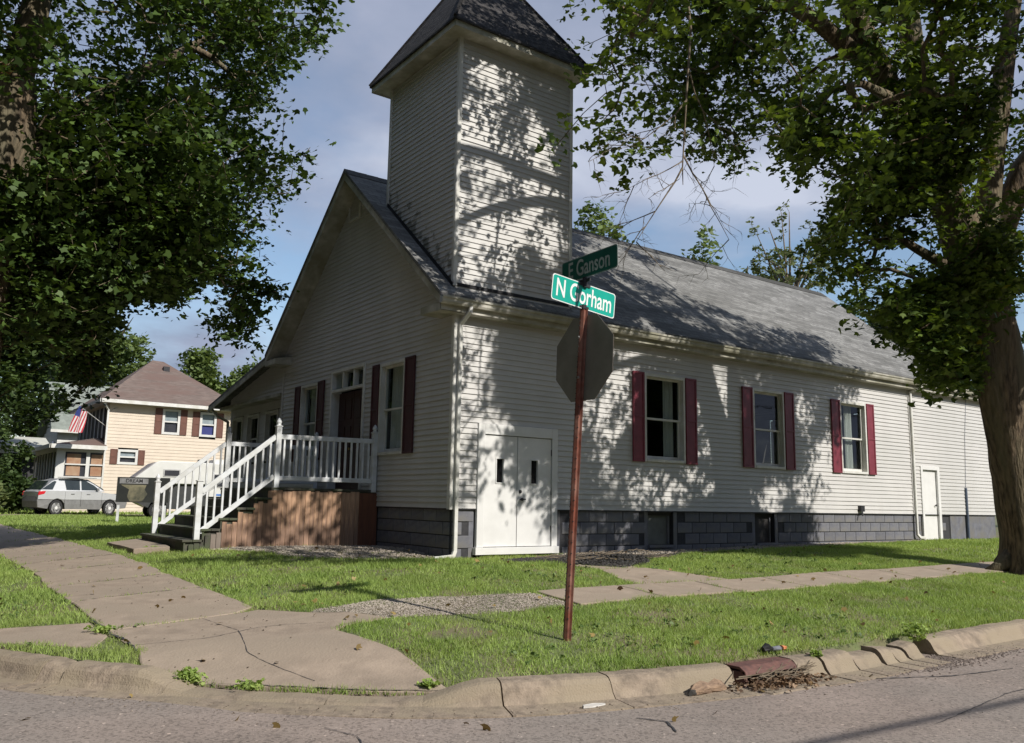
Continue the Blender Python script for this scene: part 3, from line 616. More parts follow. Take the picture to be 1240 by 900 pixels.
def shutter(fr, u0, u1, z0, z1, par, mt=None):
    b = MB(); f = .045; b.fbox(fr, u0, u0+f, .022, .06, z0, z1); b.fbox(fr, u1-f, u1, .022, .06, z0, z1)
    for q in (z0, z0+(z1-z0)*.5-f/2, z1-f): b.fbox(fr, u0+f, u1-f, .022, .059, q, q+f)
    b.fbox(fr, u0+f, u1-f, .022, .047, z0+f, z1-f)
    return b.build('shutter', mt or SHUT, par, bevel=.004)
window(FL, *WINS[0], 1.946, 3.779, church, [(4.26, 4.585), (5.815, 6.15)], (.66, .95), shl=(-.01, .0))
window(FL, *WINS[1], 1.946, 3.779, church, [(7.67, 8.03), (9.205, 9.55)], (.02, .16))
window(FL, *WINS[2], 1.946, 3.779, church, [(11.07, 11.435), (12.615, 12.95)], (.45, .78))
window(FF, 1.708, 2.746, 1.946, 3.779, church, None, (.0, 1.), dep=.14)
SHUT_SHADE = mat('dark maroon shutter paint', (.075, .018, .022), (.05, .012, .015), .6, 5, rnd=.08)  # same burgundy darkened to put the front wall's shade into the colour
for s0_, s1_, z0_, z1_ in ((1.32, 1.69, 1.946, 3.779), (2.76, 3.06, 1.946, 3.779), (5.46, 5.8, 1.946, 3.74), (6.84, 7.16, 1.946, 3.74)): shutter(FF, s0_, s1_, z0_, z1_, church, SHUT_SHADE)
window(FF, 5.82, 6.82, 1.946, 3.74, church, None, (.5, 1.), dep=.14)
# white double door
b = MB()
b.fbox(FL, .52, .66, -.02, .05, .29, 2.451); b.fbox(FL, 2.18, 2.31, -.02, .05, .29, 2.451); b.fbox(FL, .66, 2.18, -.02, .05, 2.265, 2.451); b.fbox(FL, .49, 2.34, -.03, .075, .165, .288)
dd = b.build('double_door', DOORP, church, bevel=.004)
for (u0, u1, w0, w1) in ((.668, 1.385, .93, 1.08), (1.400, 2.165, 1.70, 1.85)):
    b = MB(); b.fbox(FL, u0, w0, -.02, .022, .3, 2.252); b.fbox(FL, w1, u1, -.02, .022, .3, 2.252); b.fbox(FL, w0, w1, -.02, .022, .3, 1.42); b.fbox(FL, w0, w1, -.02, .022, 1.84, 2.252)
    b.build('door_leaf', DOORP, dd)
    g = MB(); g.fbox(FL, w0, w1, -.02, -.012, 1.42, 1.84); g.build('door_glass', mat('black glass', (.01, .01, .012), rough=.1), dd)
    g = MB(); f = .018
    g.fbox(FL, w0-f, w0, .022, .034, 1.42-f, 1.84+f); g.fbox(FL, w1, w1+f, .022, .034, 1.42-f, 1.84+f); g.fbox(FL, w0, w1, .022, .034, 1.42-f, 1.42); g.fbox(FL, w0, w1, .022, .034, 1.84, 1.84+f); g.build('glass_bead', DOORP, dd)
b = MB(); b.fbox(FL, 1.386, 1.399, -.03, -.01, .3, 2.25); b.fbox(FL, .661, 2.179, -.04, -.021, .3, 2.26); b.build('door_gap', BLACK, dd)
one('deadbolt', DARKM, dd, lambda q: q.lathe((1.46, -.022, 1.27), [(.0, -.02), (.03, -.02), (.03, 0)], 12, 'y'))
one('door_knob', DARKM, dd, lambda q: (q.lathe((1.47, -.022, 1.13), [(.0, -.075), (.022, -.07), (.032, -.055), (.022, -.035), (.012, -.03), (.012, 0)], 12, 'y'), q.fbox(FL, 1.45, 1.56, .06, .075, 1.122, 1.142)))
for z in (.6, 1.28, 2.0): one('hinge', DARKM, dd, lambda q: q.fbox(FL, 2.166, 2.178, .0, .032, z-.06, z+.06))
# narrow white rear door
b = MB(); b.fbox(FL, 15.14, 15.24, -.02, .04, .255, 2.27); b.fbox(FL, 16.0, 16.12, -.02, .04, .255, 2.27); b.fbox(FL, 15.24, 16.0, -.02, .04, 2.17, 2.27)
d2 = b.build('rear_door', DOORP, church, bevel=.004); one('door_leaf', DOORP, d2, lambda q: q.fbox(FL, 15.245, 15.995, -.06, -.025, .27, 2.165)); one('threshold', DARKM, d2, lambda q: q.fbox(FL, 15.1, 16.2, -.06, .06, .2, .252))
one('door_knob', DARKM, d2, lambda q: q.lathe((15.9, .02, 1.2), [(.0, -.05), (.025, -.045), (.03, -.03), (.012, -.01), (.012, 0)], 10, 'y'))
# front door with transom
b = MB(); c = .07
b.fbox(FF, 3.438, 3.438+c, -.01, .042, 1.28, 3.902); b.fbox(FF, 5.109-c, 5.109, -.01, .042, 1.28, 3.902); b.fbox(FF, 3.438+c, 5.109-c, -.01, .042, 3.902-c, 3.902); b.fbox(FF, 3.438+c, 5.109-c, -.06, .034, 3.40, 3.463)
for u in (3.96, 4.5): b.fbox(FF, u, u+.06, -.1, .02, 3.463, 3.902-c)
b.fbox(FF, 3.438+c-.02, 3.438+c, -.2, -.01, 1.28, 3.902); b.fbox(FF, 5.109-c, 5.109-c+.02, -.2, -.01, 1.28, 3.902); b.fbox(FF, 3.438+c, 5.109-c, -.2, -.01, 3.83, 3.85)
fd = b.build('front_door', TRIM, church, bevel=.003)
one('transom_glass', GLASS, fd, lambda q: q.add([FF(3.5, -.07, 3.46), FF(5.05, -.07, 3.46), FF(5.05, -.07, 3.84), FF(3.5, -.07, 3.84)], [(0, 1, 2, 3)]))
for u0, u1 in ((3.51, 4.265), (4.275, 5.035)):
    b = MB(); b.fbox(FF, u0, u1, -.19, -.15, 1.29, 3.395)
    for z0, z1 in ((1.45, 1.95), (2.1, 2.65), (2.8, 3.25)):
        for a, c2 in ((u0+.1, u0+.34), (u0+.42, u0+.66)): b.fbox(FF, a, c2, -.15, -.138, z0, z1)
    b.build('door_leaf', MAROON, fd, bevel=.004)
one('door_knob', mat('brass', (.5, .35, .12), rough=.3, metal=1), fd, lambda q: q.lathe((.15, 4.33, 2.15), [(0, -.06), (.028, -.055), (.03, -.04), (.012, -.02), (.012, .0)], 10, 'x'))
# tower
T0X, T0Y = -.04, .018
gx0, gy0 = T0X, T0Y
FTR = lambda u, n, z: (T0X+u, T0Y-n, z)                                # right face
FTF = lambda u, n, z: (T0X-n, T0Y+u, z)                                # front face
FTB = lambda u, n, z: (T0X+TW+n, T0Y+u, z); FTL = lambda u, n, z: (T0X+u, T0Y+TW+n, z)
b = MB(); zt = 9.60
siding(b, FTR, roofz(T0Y)-.02, zt, lambda z: 0, lambda z: TW)
fy = lambda z: min(TW, (z-4.59)/SL-.285-T0Y+.02)
siding(b, FTF, roofz(T0Y)+.03, zt, lambda z: 0, lambda z: max(.01, fy(z))); siding(b, FTB, roofz(T0Y)+.03, zt, lambda z: 0, lambda z: max(.01, fy(z))); siding(b, FTL, roofz(T0Y+TW)-.05, zt, lambda z: 0, lambda z: TW)
b.build('tower_siding', TSID, church, kind='stuff')
for (f1, f2, u1, u2, s1, s2, zb) in ((FTR, FTF, -.027, -.026, 1, 1, 4.86), (FTR, FTB, TW+.027, -.026, -1, 1, 4.86), (FTL, FTF, -.027, TW+.026, 1, -1, roofz(T0Y+TW)-.04)):
    cboard(f1, f2, u1, u2, zb, zt, s1, s2, name='tower_corner_board', w=.07)
b = MB()
for f_ in (FTF, FTB): b.bar(f_(.0, .03, roofz(T0Y)+.02), f_(TW, .03, roofz(T0Y+TW)+.02), .012, .1, up=(0, -.64, .77))
b.fbox(FTR, 0, TW, .018, .03, 4.86, 4.92); b.build('flashing', DARKM, church)
o = .33; x0, x1, y0, y1 = T0X-o, T0X+TW+.2, T0Y-o, T0Y+TW+o
b = MB(); b.box(x0+.02, x1-.02, y0+.02, y1-.02, zt, zt+.02); b.build('tower_soffit', FASC, church)
b = MB(); b.box(x0, x1, y0, y0+.022, zt-.015, zt+.13); b.box(x0, x1, y1-.022, y1, zt-.015, zt+.13); b.box(x0, x0+.022, y0+.022, y1-.022, zt-.014, zt+.129); b.box(x1-.022, x1, y0+.022, y1-.022, zt-.014, zt+.129); b.build('tower_fascia', FASC, church)
cxm, cym, za = (x0+x1)/2, (y0+y1)/2, 12.5; g = .035
b = MB(); cs = [(x0-g, y0-g), (x1+g, y0-g), (x1+g, y1+g), (x0-g, y1+g)]
b.add([(x, y, zt+.1) for x, y in cs]+[(x, y, zt+.135) for x, y in cs]+[(cxm, cym, za)], [(3, 2, 1, 0)]+[(i, (i+1) % 4, 4+(i+1) % 4, 4+i) for i in range(4)]+[(4+i, 4+(i+1) % 4, 8) for i in range(4)])
tr_ = roofpart('tower_roof', b, TROOF, church)
b = MB()
for x, y in cs: b.tube([(x, y, zt+.145), (cxm, cym, za+.02)], .035, 5)
b.build('hip_cap', TROOF, tr_)
# annex on the far side of the gable
b = MB(); AZ = lambda y: 4.66-.193*(y-8.25)
siding(b, FF, 3.70, 4.68, lambda z: W_+.03, lambda z: max(W_+.03, min(12.1, 8.25+(4.64-z)/.193)))
FA = lambda u, n, z: (.28-n, u, z)
opA = [(11.75, 12.62, 2.05, 3.38), (10.42, 11.36, 2.05, 3.38), (9.0, 9.93, 2.05, 3.38)]
siding(b, FA, .9, 3.66, lambda z: W_, lambda z: 12.9, opA); b.build('annex_siding', SID, church, kind='stuff')
b = MB(); b.box(.3, 8, 12.75, 12.9, .1, 3.9); b.box(7.9, 8, W_, 12.8, .1, 3.9); b.box(.3, 7.9, W_+.02, 12.7, 3.68, 3.72); b.box(.32, .5, W_, 12.9, .0, .9); b.build('annex_shell', INT, church)
one('porch_beam', FASC, church, lambda q: q.box(-.06, .3, W_+.03, 12.95, 3.62, 3.70))
b = MB(); p = [(-.35, W_+.02, AZ(8.25)+.06), (8.2, W_+.02, AZ(8.25)+.06), (8.2, 13.1, AZ(13.1)+.03), (-.35, 13.1, AZ(13.1)+.03)]; b.hexa([(x, y, z-.08) for x, y, z in p]+p); roofpart('annex_roof', b, ROOF, church)
one('annex_fascia', FASC, church, lambda q: q.hexa([(-.36, W_+.05, AZ(8.3)-.15), (-.335, W_+.05, AZ(8.3)-.15), (-.335, 13.1, AZ(13.1)-.17), (-.36, 13.1, AZ(13.1)-.17), (-.36, W_+.05, AZ(8.3)-.03), (-.335, W_+.05, AZ(8.3)-.03), (-.335, 13.1, AZ(13.1)-.05), (-.36, 13.1, AZ(13.1)-.05)]))
for (u0, u1, z0, z1) in opA: window(FA, u0, u1, z0, z1, church, None, (.3, .6), dep=.08)
dspout([(-.28, 13.0, 3.66), (-.1, 12.98, 3.45), (.22, 12.98, 3.3), (.22, 12.98, .3)], church)
# utility bits on the long wall
one('conduit', mat('blue grey conduit', (.10, .13, .19), rough=.5), church, lambda q: (q.tube([(17.55, -.035, .15), (17.55, -.035, 1.72)], .04, 8), q.tube([(17.56, -.03, 1.7), (17.7, -.025, 3.2), (17.9, -.025, 4.35)], .006, 5)))
one('tap_box', DARKM, church, lambda q: (q.fbox(FL, 12.1, 12.26, .0, .1, 1.0, 1.14), q.tube([(12.18, -.08, 1.02), (12.12, -.12, .9)], .018, 6)))

# ------------------------------------------------------------------ timber porch with white rails
porch = thing('porch', 'timber entrance porch with white railings and cedar skirt at the church gable', 'porch', (-2, 2.75, .2))
PY = 2.75; PYF = 5.62
treads = [(-3.64, .345), (-3.34, .53), (-3.04, .715), (-2.74, .90), (-2.44, 1.085)]
for i, (x, z) in enumerate(treads):
    one('tread', OLDW, porch, lambda q: (q.box(x-.02, x+.15, PY-.06, PYF+.06, z-.04, z), q.box(x+.156, x+.31, PY-.06, PYF+.06, z-.04, z)), bevel=.004)
    one('riser', OLDW, porch, lambda q: q.box(x+.01, x+.035, PY-.04, PYF+.04, (treads[i-1][1] if i else .1), z-.042))
one('riser', OLDW, porch, lambda q: q.box(-2.14, -2.115, PY-.04, PYF+.04, 1.085, 1.225))
for k in range(15):
    x = -2.15+k*.143
    if x+.137 < -.03: one('deck_board', OLDW, porch, lambda q: q.box(x, x+.137, PY-.05, PYF+.05, 1.23, 1.27))
one('rim_joist', OLDW, porch, lambda q: (q.box(-2.1, -.02, PY-.02, PY+.02, 1.08, 1.228), q.box(-2.1, -.02, PYF-.02, PYF+.02, 1.08, 1.228)))
for y in (PY-.012, PYF-.02):
    one('stringer', OLDW, porch, lambda q: q.prism([(-3.6, .1), (-3.6, .3), (-3.3, .3), (-3.3, .485), (-3.0, .485), (-3.0, .67), (-2.7, .67), (-2.7, .855), (-2.4, .855), (-2.4, 1.04), (-2.12, 1.04), (-2.12, .1)], lambda a, c: (a, y, c), lambda a, c: (a, y+.035, c)))
post = MB(); s = .048; post.box(-s, s, -s, s, 0, 1.16); post.box(-s-.012, s+.012, -s-.012, s+.012, 1.16, 1.18); PM = post.mesh('post', WHITEV, (0, 0, 0), bevel=.004)
fin = MB(); fin.lathe((0, 0, 0), [(.045, 0), (.05, .015), (.03, .03), (.047, .055), (.05, .075), (.035, .11), (.012, .145), (0.001, .15)], 12); FM = fin.mesh('finial', WHITEV, (0, 0, 0), smooth=True)
def postat(x, y, z, f=True, hs=1):
    p = link('post', PM, porch, (x, y, z)); p.scale.z = hs
    if f: f_ = link('finial', FM, p, (x, y, z+1.18*hs)); f_.location = (0, 0, 1.18); f_.scale.z = 1/hs
    return p
postat(-.09, PY, 1.22); postat(-2.06, PY, 1.22); postat(-2.06, PYF, 1.24); postat(-.09, PYF, 1.24)
postat(-3.42, PY, .345, False, .86); postat(-3.42, PYF, .345, True, .87)
bal = MB(); bal.box(-.017, .017, -.017, .017, 0, .68); BM_ = bal.mesh('baluster', WHITEV, (0, 0, 0))
def rail(x0, x1, y, zt0, zt1, zb0, zb1, n):
    for nm, za, zb, h in (('top_rail', zt0, zt1, .09), ('bottom_rail', zb0, zb1, .085)):
        sgn = 1 if x1 > x0 else -1
        one(nm, WHITEV, porch, lambda q: q.bar((x0+.045*sgn, y, za), (x1-.045*sgn, y, zb), .045, h), bevel=.005)
    for k in range(n):
        t = (k+1)/(n+1); bo = link('baluster', BM_, porch, (x0+(x1-x0)*t, y, zb0+(zb1-zb0)*t)); bo.scale.z = ((zt0+(zt1-zt0)*t)-(zb0+(zb1-zb0)*t))/.68
rail(-2.06, -.09, PY, 2.20, 2.22, 1.44, 1.44, 15); rail(-2.06, -.09, PYF, 2.2, 2.2, 1.44, 1.44, 15)
rail(-3.42, -2.06, PY, 1.16, 2.2, .47, 1.47, 9); rail(-3.42, -2.06, PYF, 1.16, 2.2, .47, 1.47, 9)
x = -2.2
while x < -.42:
    w = random.uniform(.082, .098); one('skirt_board', CEDAR, porch, lambda q: q.box(x, x+w-.005, PY-.045-random.uniform(0, .008), PY-.022, H(x, PY)-.03, 1.21+random.uniform(-.012, .012)), org=(x, PY, .2), bevel=.002); x += w
one('skirt_panel', mat('brown plywood', (.19, .075, .04), (.12, .05, .03), .8, 5, stretch=(3, 3, .6)), porch, lambda q: q.box(x, -.0, PY-.04, PY-.022, H(x, PY)-.03, 1.2))
x = -3.55
while x < -2.24:
    w = random.uniform(.085, .1); top = next((z for a, z in reversed(treads) if x > a-.02), .4)-.06-random.uniform(0, .05)
    if x < -3.2: top = min(top, .42)
    one('skirt_board', CEDAR if x > -3.02 else OLDW if x < -3.25 else mat('grey cedar', (.24, .20, .17), (.16, .13, .11), .85, 4, stretch=(5, 5, .8)), porch, lambda q: q.box(x, x+w-.005, PY-.05-random.uniform(0, .006), PY-.024, H(x, PY)-.03, top), org=(x, PY, .2), bevel=.002); x += w
# deck far side screen so the underside stays dark
one('skirt_back', OLDW, porch, lambda q: q.box(-2.1, -.02, PYF-.04, PYF-.021, .1, 1.08))

# ------------------------------------------------------------------ street sign post
SP = Vector((-2.53, -6.18, -.22)); TOPP = Vector((-2.40, -6.27, 3.22))
def onpost(z): t = (z-SP.z)/(TOPP.z-SP.z); return SP+(TOPP-SP)*t
sgn = thing('stop_sign', 'stop sign on a leaning rusty post seen from behind, carrying two street name blades', 'street sign', SP)
b = MB(); ax = (TOPP-SP).normalized()
ru = Vector((.45, -.89, 0)).normalized(); rv = ax.cross(ru).normalized(); ru = rv.cross(ax).normalized()
prof = [(-.045, .018), (-.045, .012), (-.022, .010), (-.016, -.022), (.016, -.022), (.022, .010), (.045, .012), (.045, .018), (.017, .018), (.010, -.016), (-.010, -.016), (-.017, .018)]
prof = [(c_*.85, -a_*.8) for a_, c_ in prof]
def pm(z): p = onpost(z); return lambda a, c: p+ru*c*1.15+rv*a*1.15
b.prism([(a, c) for a, c in prof], pm(SP.z-.1), pm(2.985)); pole = b.build('post', RUST, sgn)
bh_ = MB()
for z in np.arange(.0, 2.1, .1): p = onpost(z)-ru*.0; bh_.lathe(tuple(p+rv*-.0+Vector((-.012, -.012, 0))), [(.006, -.012), (.006, .012)], 6, 'y')
bh_.build('bolt_holes', BLACK, pole, kind='stuff')
hb_ = MB()
for z in np.arange(.05, 2.9, .052): p = onpost(z)-rv*.036-ru*.019; hb_.lathe(tuple(p), [(.0055, -.004), (.0055, .004)], 6, 'y')
hb_.build('punched_holes', BLACK, pole, kind='stuff')
oc = onpost(2.49); rr = .425/math.cos(math.pi/8)
yv = Vector((.0, -1, 0)); nvx = Vector((1, 0, 0))
def oct_(off): return [oc+nvx*off+yv*(math.cos(math.pi/8+k*math.pi/4)*rr)+Vector((.03, 0, 1))*(math.sin(math.pi/8+k*math.pi/4)*rr) for k in range(8)]
b = MB(); A_, B_ = oct_(.034), oct_(.037); b.add(A_+B_, [tuple(range(8)), tuple(range(8, 16))[::-1]]+[(i, (i+1) % 8, 8+(i+1) % 8, 8+i) for i in range(8)]); ob = b.build('stop_panel', ALU, sgn)
b = MB(); A2 = oct_(.0395); b.add(A2, [tuple(range(8))]); b.build('stop_face', mat('stop sign red', (.5, .02, .02), (.45, .02, .02), .4, 3), ob)
def text(s, size, origin, xd, yd, mt, name, parent, sxk=1., ext=.0008):
    cu = bpy.data.curves.new(name, 'FONT'); cu.body = s; cu.size = size; cu.extrude = ext; cu.align_x = 'CENTER'; cu.align_y = 'CENTER'; cu.offset = size*.012
    o = bpy.data.objects.new(name, cu); COL.objects.link(o); bpy.context.view_layer.update()
    me = bpy.data.meshes.new_from_object(o.evaluated_get(bpy.context.evaluated_depsgraph_get())); bpy.data.objects.remove(o)
    xd = Vector(xd).normalized(); yd = Vector(yd).normalized(); zd = xd.cross(yd); M = Matrix((xd*sxk, yd, zd)).transposed().to_4x4()
    me.transform(M); me.materials.clear(); me.materials.append(mt); ob = link(name, me, parent, origin); return ob
WREF = mat('white reflective', (.85, .87, .86), (.8, .82, .82), .35, 3); GREF = mat('green sign sheeting', (.008, .40, .31), (.006, .35, .27), .35, 4); GREF_SHADE = mat('dark green sign sheeting', (.01, .10, .075), (.008, .08, .06), .4, 4)  # second green is darkened for the shaded face of the E Ganson blade
WREF_SHADE = mat('faded reflective lettering', (.34, .40, .37), (.28, .33, .31), .4, 5)  # white lettering dimmed in colour as if in shade
text('STOP', .3, oc+nvx*.041+Vector((0, 0, .0)), (-yv.x*-1, -yv.y*-1, 0), (0, 0, 1), WREF, 'stop_lettering', ob, .8)
for dz_ in (-.2, .2): one('bolt', mat('zinc bolt', (.45, .45, .43), (.3, .3, .3), .4, 20, metal=.7), ob, lambda q: q.lathe(tuple(oc+Vector((-.0, -.0, dz_))+nvx*-.03), [(.014, -.012), (.014, .0)], 6, 'x'))
stk = MB(); stk.lathe(tuple(oc+yv*.1+Vector((-.0, 0, -.24))+nvx*.03), [(.028, .0), (.028, .003)], 14, 'x'); stk.build('round_sticker', mat('dark sticker', (.10, .10, .10), (.17, .17, .16), .5, 40), ob)
def blade(c, xd, zd, Lw, Hh, txt, body, edge, letters, name, ts, sxk, label, side=1):
    xd = Vector(xd).normalized(); zd = Vector(zd).normalized(); nn = xd.cross(zd).normalized(); r = .028; pts = []
    for qx, qz, a0 in ((1, 1, 0), (-1, 1, 90), (-1, -1, 180), (1, -1, 270)):
        for k in range(5): a = R(a0+k*22.5); pts.append((qx*(Lw/2-r)+r*math.cos(a), qz*(Hh/2-r)+r*math.sin(a)))
    def mapper(off, ins=0):
        f = lambda x, z: Vector(c)+xd*x*(1-ins/(Lw/2))+zd*z*(1-ins/(Hh/2))+nn*off
        return f
    b = MB(); b.prism(pts, mapper(-.0015), mapper(.0015)); o = b.build(name, edge, sgn, label=label)
    for s_ in (1, -1):
        q = MB(); q.add([mapper(s_*.0025, .009)(x, z) for x, z in pts], [tuple(range(len(pts)))]); q.build('sheeting', body, o)
        t = text(txt, ts, Vector(c)+nn*s_*.004-zd*.004, xd*s_, zd, letters, 'lettering', o, sxk)
    return o
c1 = onpost(3.11); d1 = Vector((1, .02, -.10)); blade(c1+Vector((0, -.0, .0)), d1, (.10, 0, 1), .84, .262, 'N Gorham', GREF, WREF, WREF, 'street_name_blade', .255, .66, 'bright green blade reading N Gorham')
c2_ = onpost(3.39); blade(c2_+Vector((-.0, -.05, .03)), (0, -1, .02), (0, .02, 1), .84, .235, 'E Ganson', GREF_SHADE, mat('dull edge', (.25, .33, .30), rough=.5), WREF_SHADE, 'street_name_blade', .235, .70, 'dark green blade reading E Ganson')  # edge tone is dimmed for shade as well
b = MB(); b.tube([onpost(2.98), onpost(3.02)], .03, 10); b.tube([onpost(3.2), onpost(3.3)], .028, 10); b.bar(onpost(3.225)-d1.normalized()*.07, onpost(3.225)+d1.normalized()*.07, .02, .03); b.bar(onpost(3.0)-d1.normalized()*.06, onpost(3.0)+d1.normalized()*.06, .022, .02); b.bar(onpost(3.27)+Vector((0, -.08, 0)), onpost(3.27)+Vector((0, .08, 0)), .02, .03); b.build('bracket', DARKM, sgn, kind='stuff')
# ------------------------------------------------------------------ trees
def vnoise(P, s, seed=0):
    rg = np.random.default_rng(seed); o = np.zeros(len(P))
    for k in range(7):
        d = rg.normal(size=3); d /= np.linalg.norm(d); o += np.sin((P@d)*s*rg.uniform(.6, 1.5)+rg.uniform(0, 6.28))
    return o/2.6
CAMn = np.array(CAM); Fn, Rn, Un = np.array(F_), np.array(R2), np.array(U2)
def view(P):
    d = P-CAMn; w = d@Fn; w = np.where(w < .1, 1e-3, w); return 620+1036.136*(d@Rn)/w, 450-1036.136*(d@Un)/w, w
def ell(c, r, n, rg, hollow=.0):
    P = rg.normal(size=(n, 3)); P /= np.linalg.norm(P, axis=1)[:, None]; P *= (hollow+(1-hollow)*rg.uniform(0, 1, (n, 1)))**(1/3.); return P*np.array(r)+np.array(c)
def leaves(name, C, rad, per, size, mt, parent, rg, flat=.45, shape='maple', droop=.25, upv=None):
    n = len(C); c = np.repeat(C, per, 0); rad_ = np.repeat(np.broadcast_to(rad, (n,)), per); N_ = len(c)
    up = rg.normal(size=(n, 3))*.35+np.array([0, 0, 1.]); up /= np.linalg.norm(up, axis=1)[:, None]; up = np.repeat(up, per, 0)
    q = rg.normal(size=(N_, 3)); q /= np.linalg.norm(q, axis=1)[:, None]; q *= rg.uniform(.15, 1, (N_, 1))**.6*rad_[:, None]
    q -= up*(q*up).sum(1)[:, None]*(1-flat); q[:, 2] -= droop*(q[:, :2]**2).sum(1)/np.maximum(rad_, .01)
    p = c+q; nn = up+rg.normal(size=(N_, 3))*.42; nn /= np.linalg.norm(nn, axis=1)[:, None]
    a = rg.normal(size=(N_, 3)); a[:, 2] -= .5; a -= nn*(a*nn).sum(1)[:, None]; a /= np.linalg.norm(a, axis=1)[:, None]; b = np.cross(nn, a)
    if shape == 'maple': L2 = np.array([(0, -.42), (.32, -.36), (.56, .02), (.22, .12), (0, .58), (-.22, .12), (-.56, .02), (-.32, -.36)])
    elif shape == 'leaf': L2 = np.array([(0, -.5), (.35, -.1), (.26, .28), (0, .55), (-.26, .28), (-.35, -.1)])
    else: L2 = np.array([(0, -.5), (.5, 0), (0, .5), (-.5, 0)])
    s = size*rg.uniform(.5, 1.35, (N_, 1, 1)); bend = -.18*np.abs(L2[:, 0])
    V = p[:, None]+s*(b[:, None]*L2[None, :, :1]+a[:, None]*L2[None, :, 1:]+nn[:, None]*bend[None, :, None])
    return npmesh(name, V.reshape(-1, 3), len(L2), mt, 'stuff', parent, WO[parent.name])
def skeleton(limbs, C, rg, name, parent, mt, org=None, minr=.007, sides=5, maxd=1.1):
    """limbs: [(points, radii)]; clumps join the nearest wood, so every spray hangs on a branch"""
    nodes = []; par = []; 
    for pts, rr in limbs:
        last = -1
        for i in range(len(pts)-1):
            k = max(1, int(np.linalg.norm(np.array(pts[i+1])-np.array(pts[i]))/.35))
            for j in range(k+(i == len(pts)-2)): nodes.append(np.array(pts[i])+(np.array(pts[i+1])-np.array(pts[i]))*j/k); par.append(last); last = len(nodes)-1
    nl = len(nodes); arr = np.zeros((nl+len(C)*8+10, 3)); arr[:nl] = nodes; n = nl; par = par+[0]*(len(arr)-nl)
    d0 = np.min(np.linalg.norm(C[:, None]-arr[None, :nl:2], axis=2), axis=1); child = {}
    order = np.argsort(d0)
    for i in order:
        c = C[i]; dd = arr[:n]-c; dist = np.linalg.norm(dd, axis=1)+.35*np.maximum(0, dd[:, 2]); j = int(np.argmin(dist)); v = c-arr[j]; L_ = np.linalg.norm(v); st_ = min(6, max(1, int(L_/.45)))
        last = j
        for k in range(st_):
            t = (k+1)/st_; p = arr[j]+v*t+(rg.normal(size=3)*.10*L_*(1-t) if k < st_-1 else 0)+np.array([0, 0, .06*L_*math.sin(math.pi*t)])
            arr[n] = p; par[n] = last; last = n; n += 1
    cnt = np.zeros(n)
    for i in range(n-1, nl-1, -1): cnt[i] += 1*(cnt[i] == 0); cnt[par[i]] += cnt[i]
    Vs = []; Fs = []; 
    ang = np.arange(sides)*2*math.pi/sides
    rad = minr*np.sqrt(np.maximum(cnt, 1)); k0 = 0
    for i in range(nl, n):
        a, b = arr[par[i]], arr[i]; d = b-a; l = np.linalg.norm(d)
        if l < 1e-4: continue
        d /= l; r1 = rad[i]*.85; r0 = rad[i] if par[i] >= nl else rad[i]*1.15
        o = np.cross(d, (0, 0, 1.) if abs(d[2]) < .9 else (1., 0, 0)); o /= np.linalg.norm(o); q = np.cross(d, o); ring = np.cos(ang)[:, None]*o+np.sin(ang)[:, None]*q
        Vs.append(a-d*r0*.3+ring*r0); Vs.append(b+d*r1*.3+ring*r1); Fs += [(k0+j, k0+(j+1) % sides, k0+sides+(j+1) % sides, k0+sides+j) for j in range(sides)]; k0 += 2*sides
    if not Vs: return
    V = np.concatenate(Vs)-np.array(WO[parent.name]); me = bpy.data.meshes.new(name); me.from_pydata(V.tolist(), [], Fs); me.materials.append(mt); me.polygons.foreach_set('use_smooth', [True]*len(me.polygons))
    return link(name, me, parent, WO[parent.name], 'stuff')
def trunkmesh(name, limbs, parent, mt, n=16, rough=.06, seed=1):
    rg = np.random.default_rng(seed); obs = []
    for li, (pts, rr) in enumerate(limbs):
        P = smooth_path(np.array(pts, float), .16); t = np.linspace(0, 1, len(pts)); seg = np.cumsum([0]+[np.linalg.norm(np.subtract(pts[i+1], pts[i])) for i in range(len(pts)-1)]); s = np.cumsum([0]+list(np.linalg.norm(np.diff(P, axis=0), axis=1))); s = s/s[-1]*seg[-1]
        r = np.interp(s, seg, rr); b = MB(); V = []; ref = None; ph = rg.uniform(0, 6.28, 6)
        for i in range(len(P)):
            d = P[min(i+1, len(P)-1)]-P[max(i-1, 0)]; d = d/np.linalg.norm(d)
            if ref is None: ref = np.cross(d, (0, 1., 0.1)); 
            ref = ref-d*(ref@d); ref /= np.linalg.norm(ref); q = np.cross(d, ref); h = s[i]
            for j in range(n):
                a = 2*math.pi*j/n
                k = 1+rough*(math.sin(3*a+ph[0]+h*.8)+.7*math.sin(5*a+ph[1]-h*1.3)+.5*math.sin(2*a+h*2.1+ph[2]))+rg.uniform(-.02, .02)
                if li == 0 and h < .9: k += (.42*(1-h/.9)**2.2)*(1+.55*math.sin(5*a+ph[3]))
                V.append(tuple(P[i]+(ref*math.cos(a)+q*math.sin(a))*r[i]*k))
        b.v = V; m_ = len(P)
        b.f = [(i*n+j, i*n+(j+1) % n, (i+1)*n+(j+1) % n, (i+1)*n+j) for i in range(m_-1) for j in range(n)]+[tuple((m_-1)*n+j for j in range(n))]; b.mi = [0]*len(b.f)
        obs.append(b.build('trunk' if li == 0 else 'limb', mt, parent, smooth=True))
    return obs
def smooth_path3(P): return P
LEAFR = leafmat('sunlit maple leaves', (.02, .046, .010), (.19, .28, .05), .28, tint=(.35, .33, .05)); LEAFL = leafmat('dense maple leaves', (.014, .034, .009), (.115, .19, .04), .22)

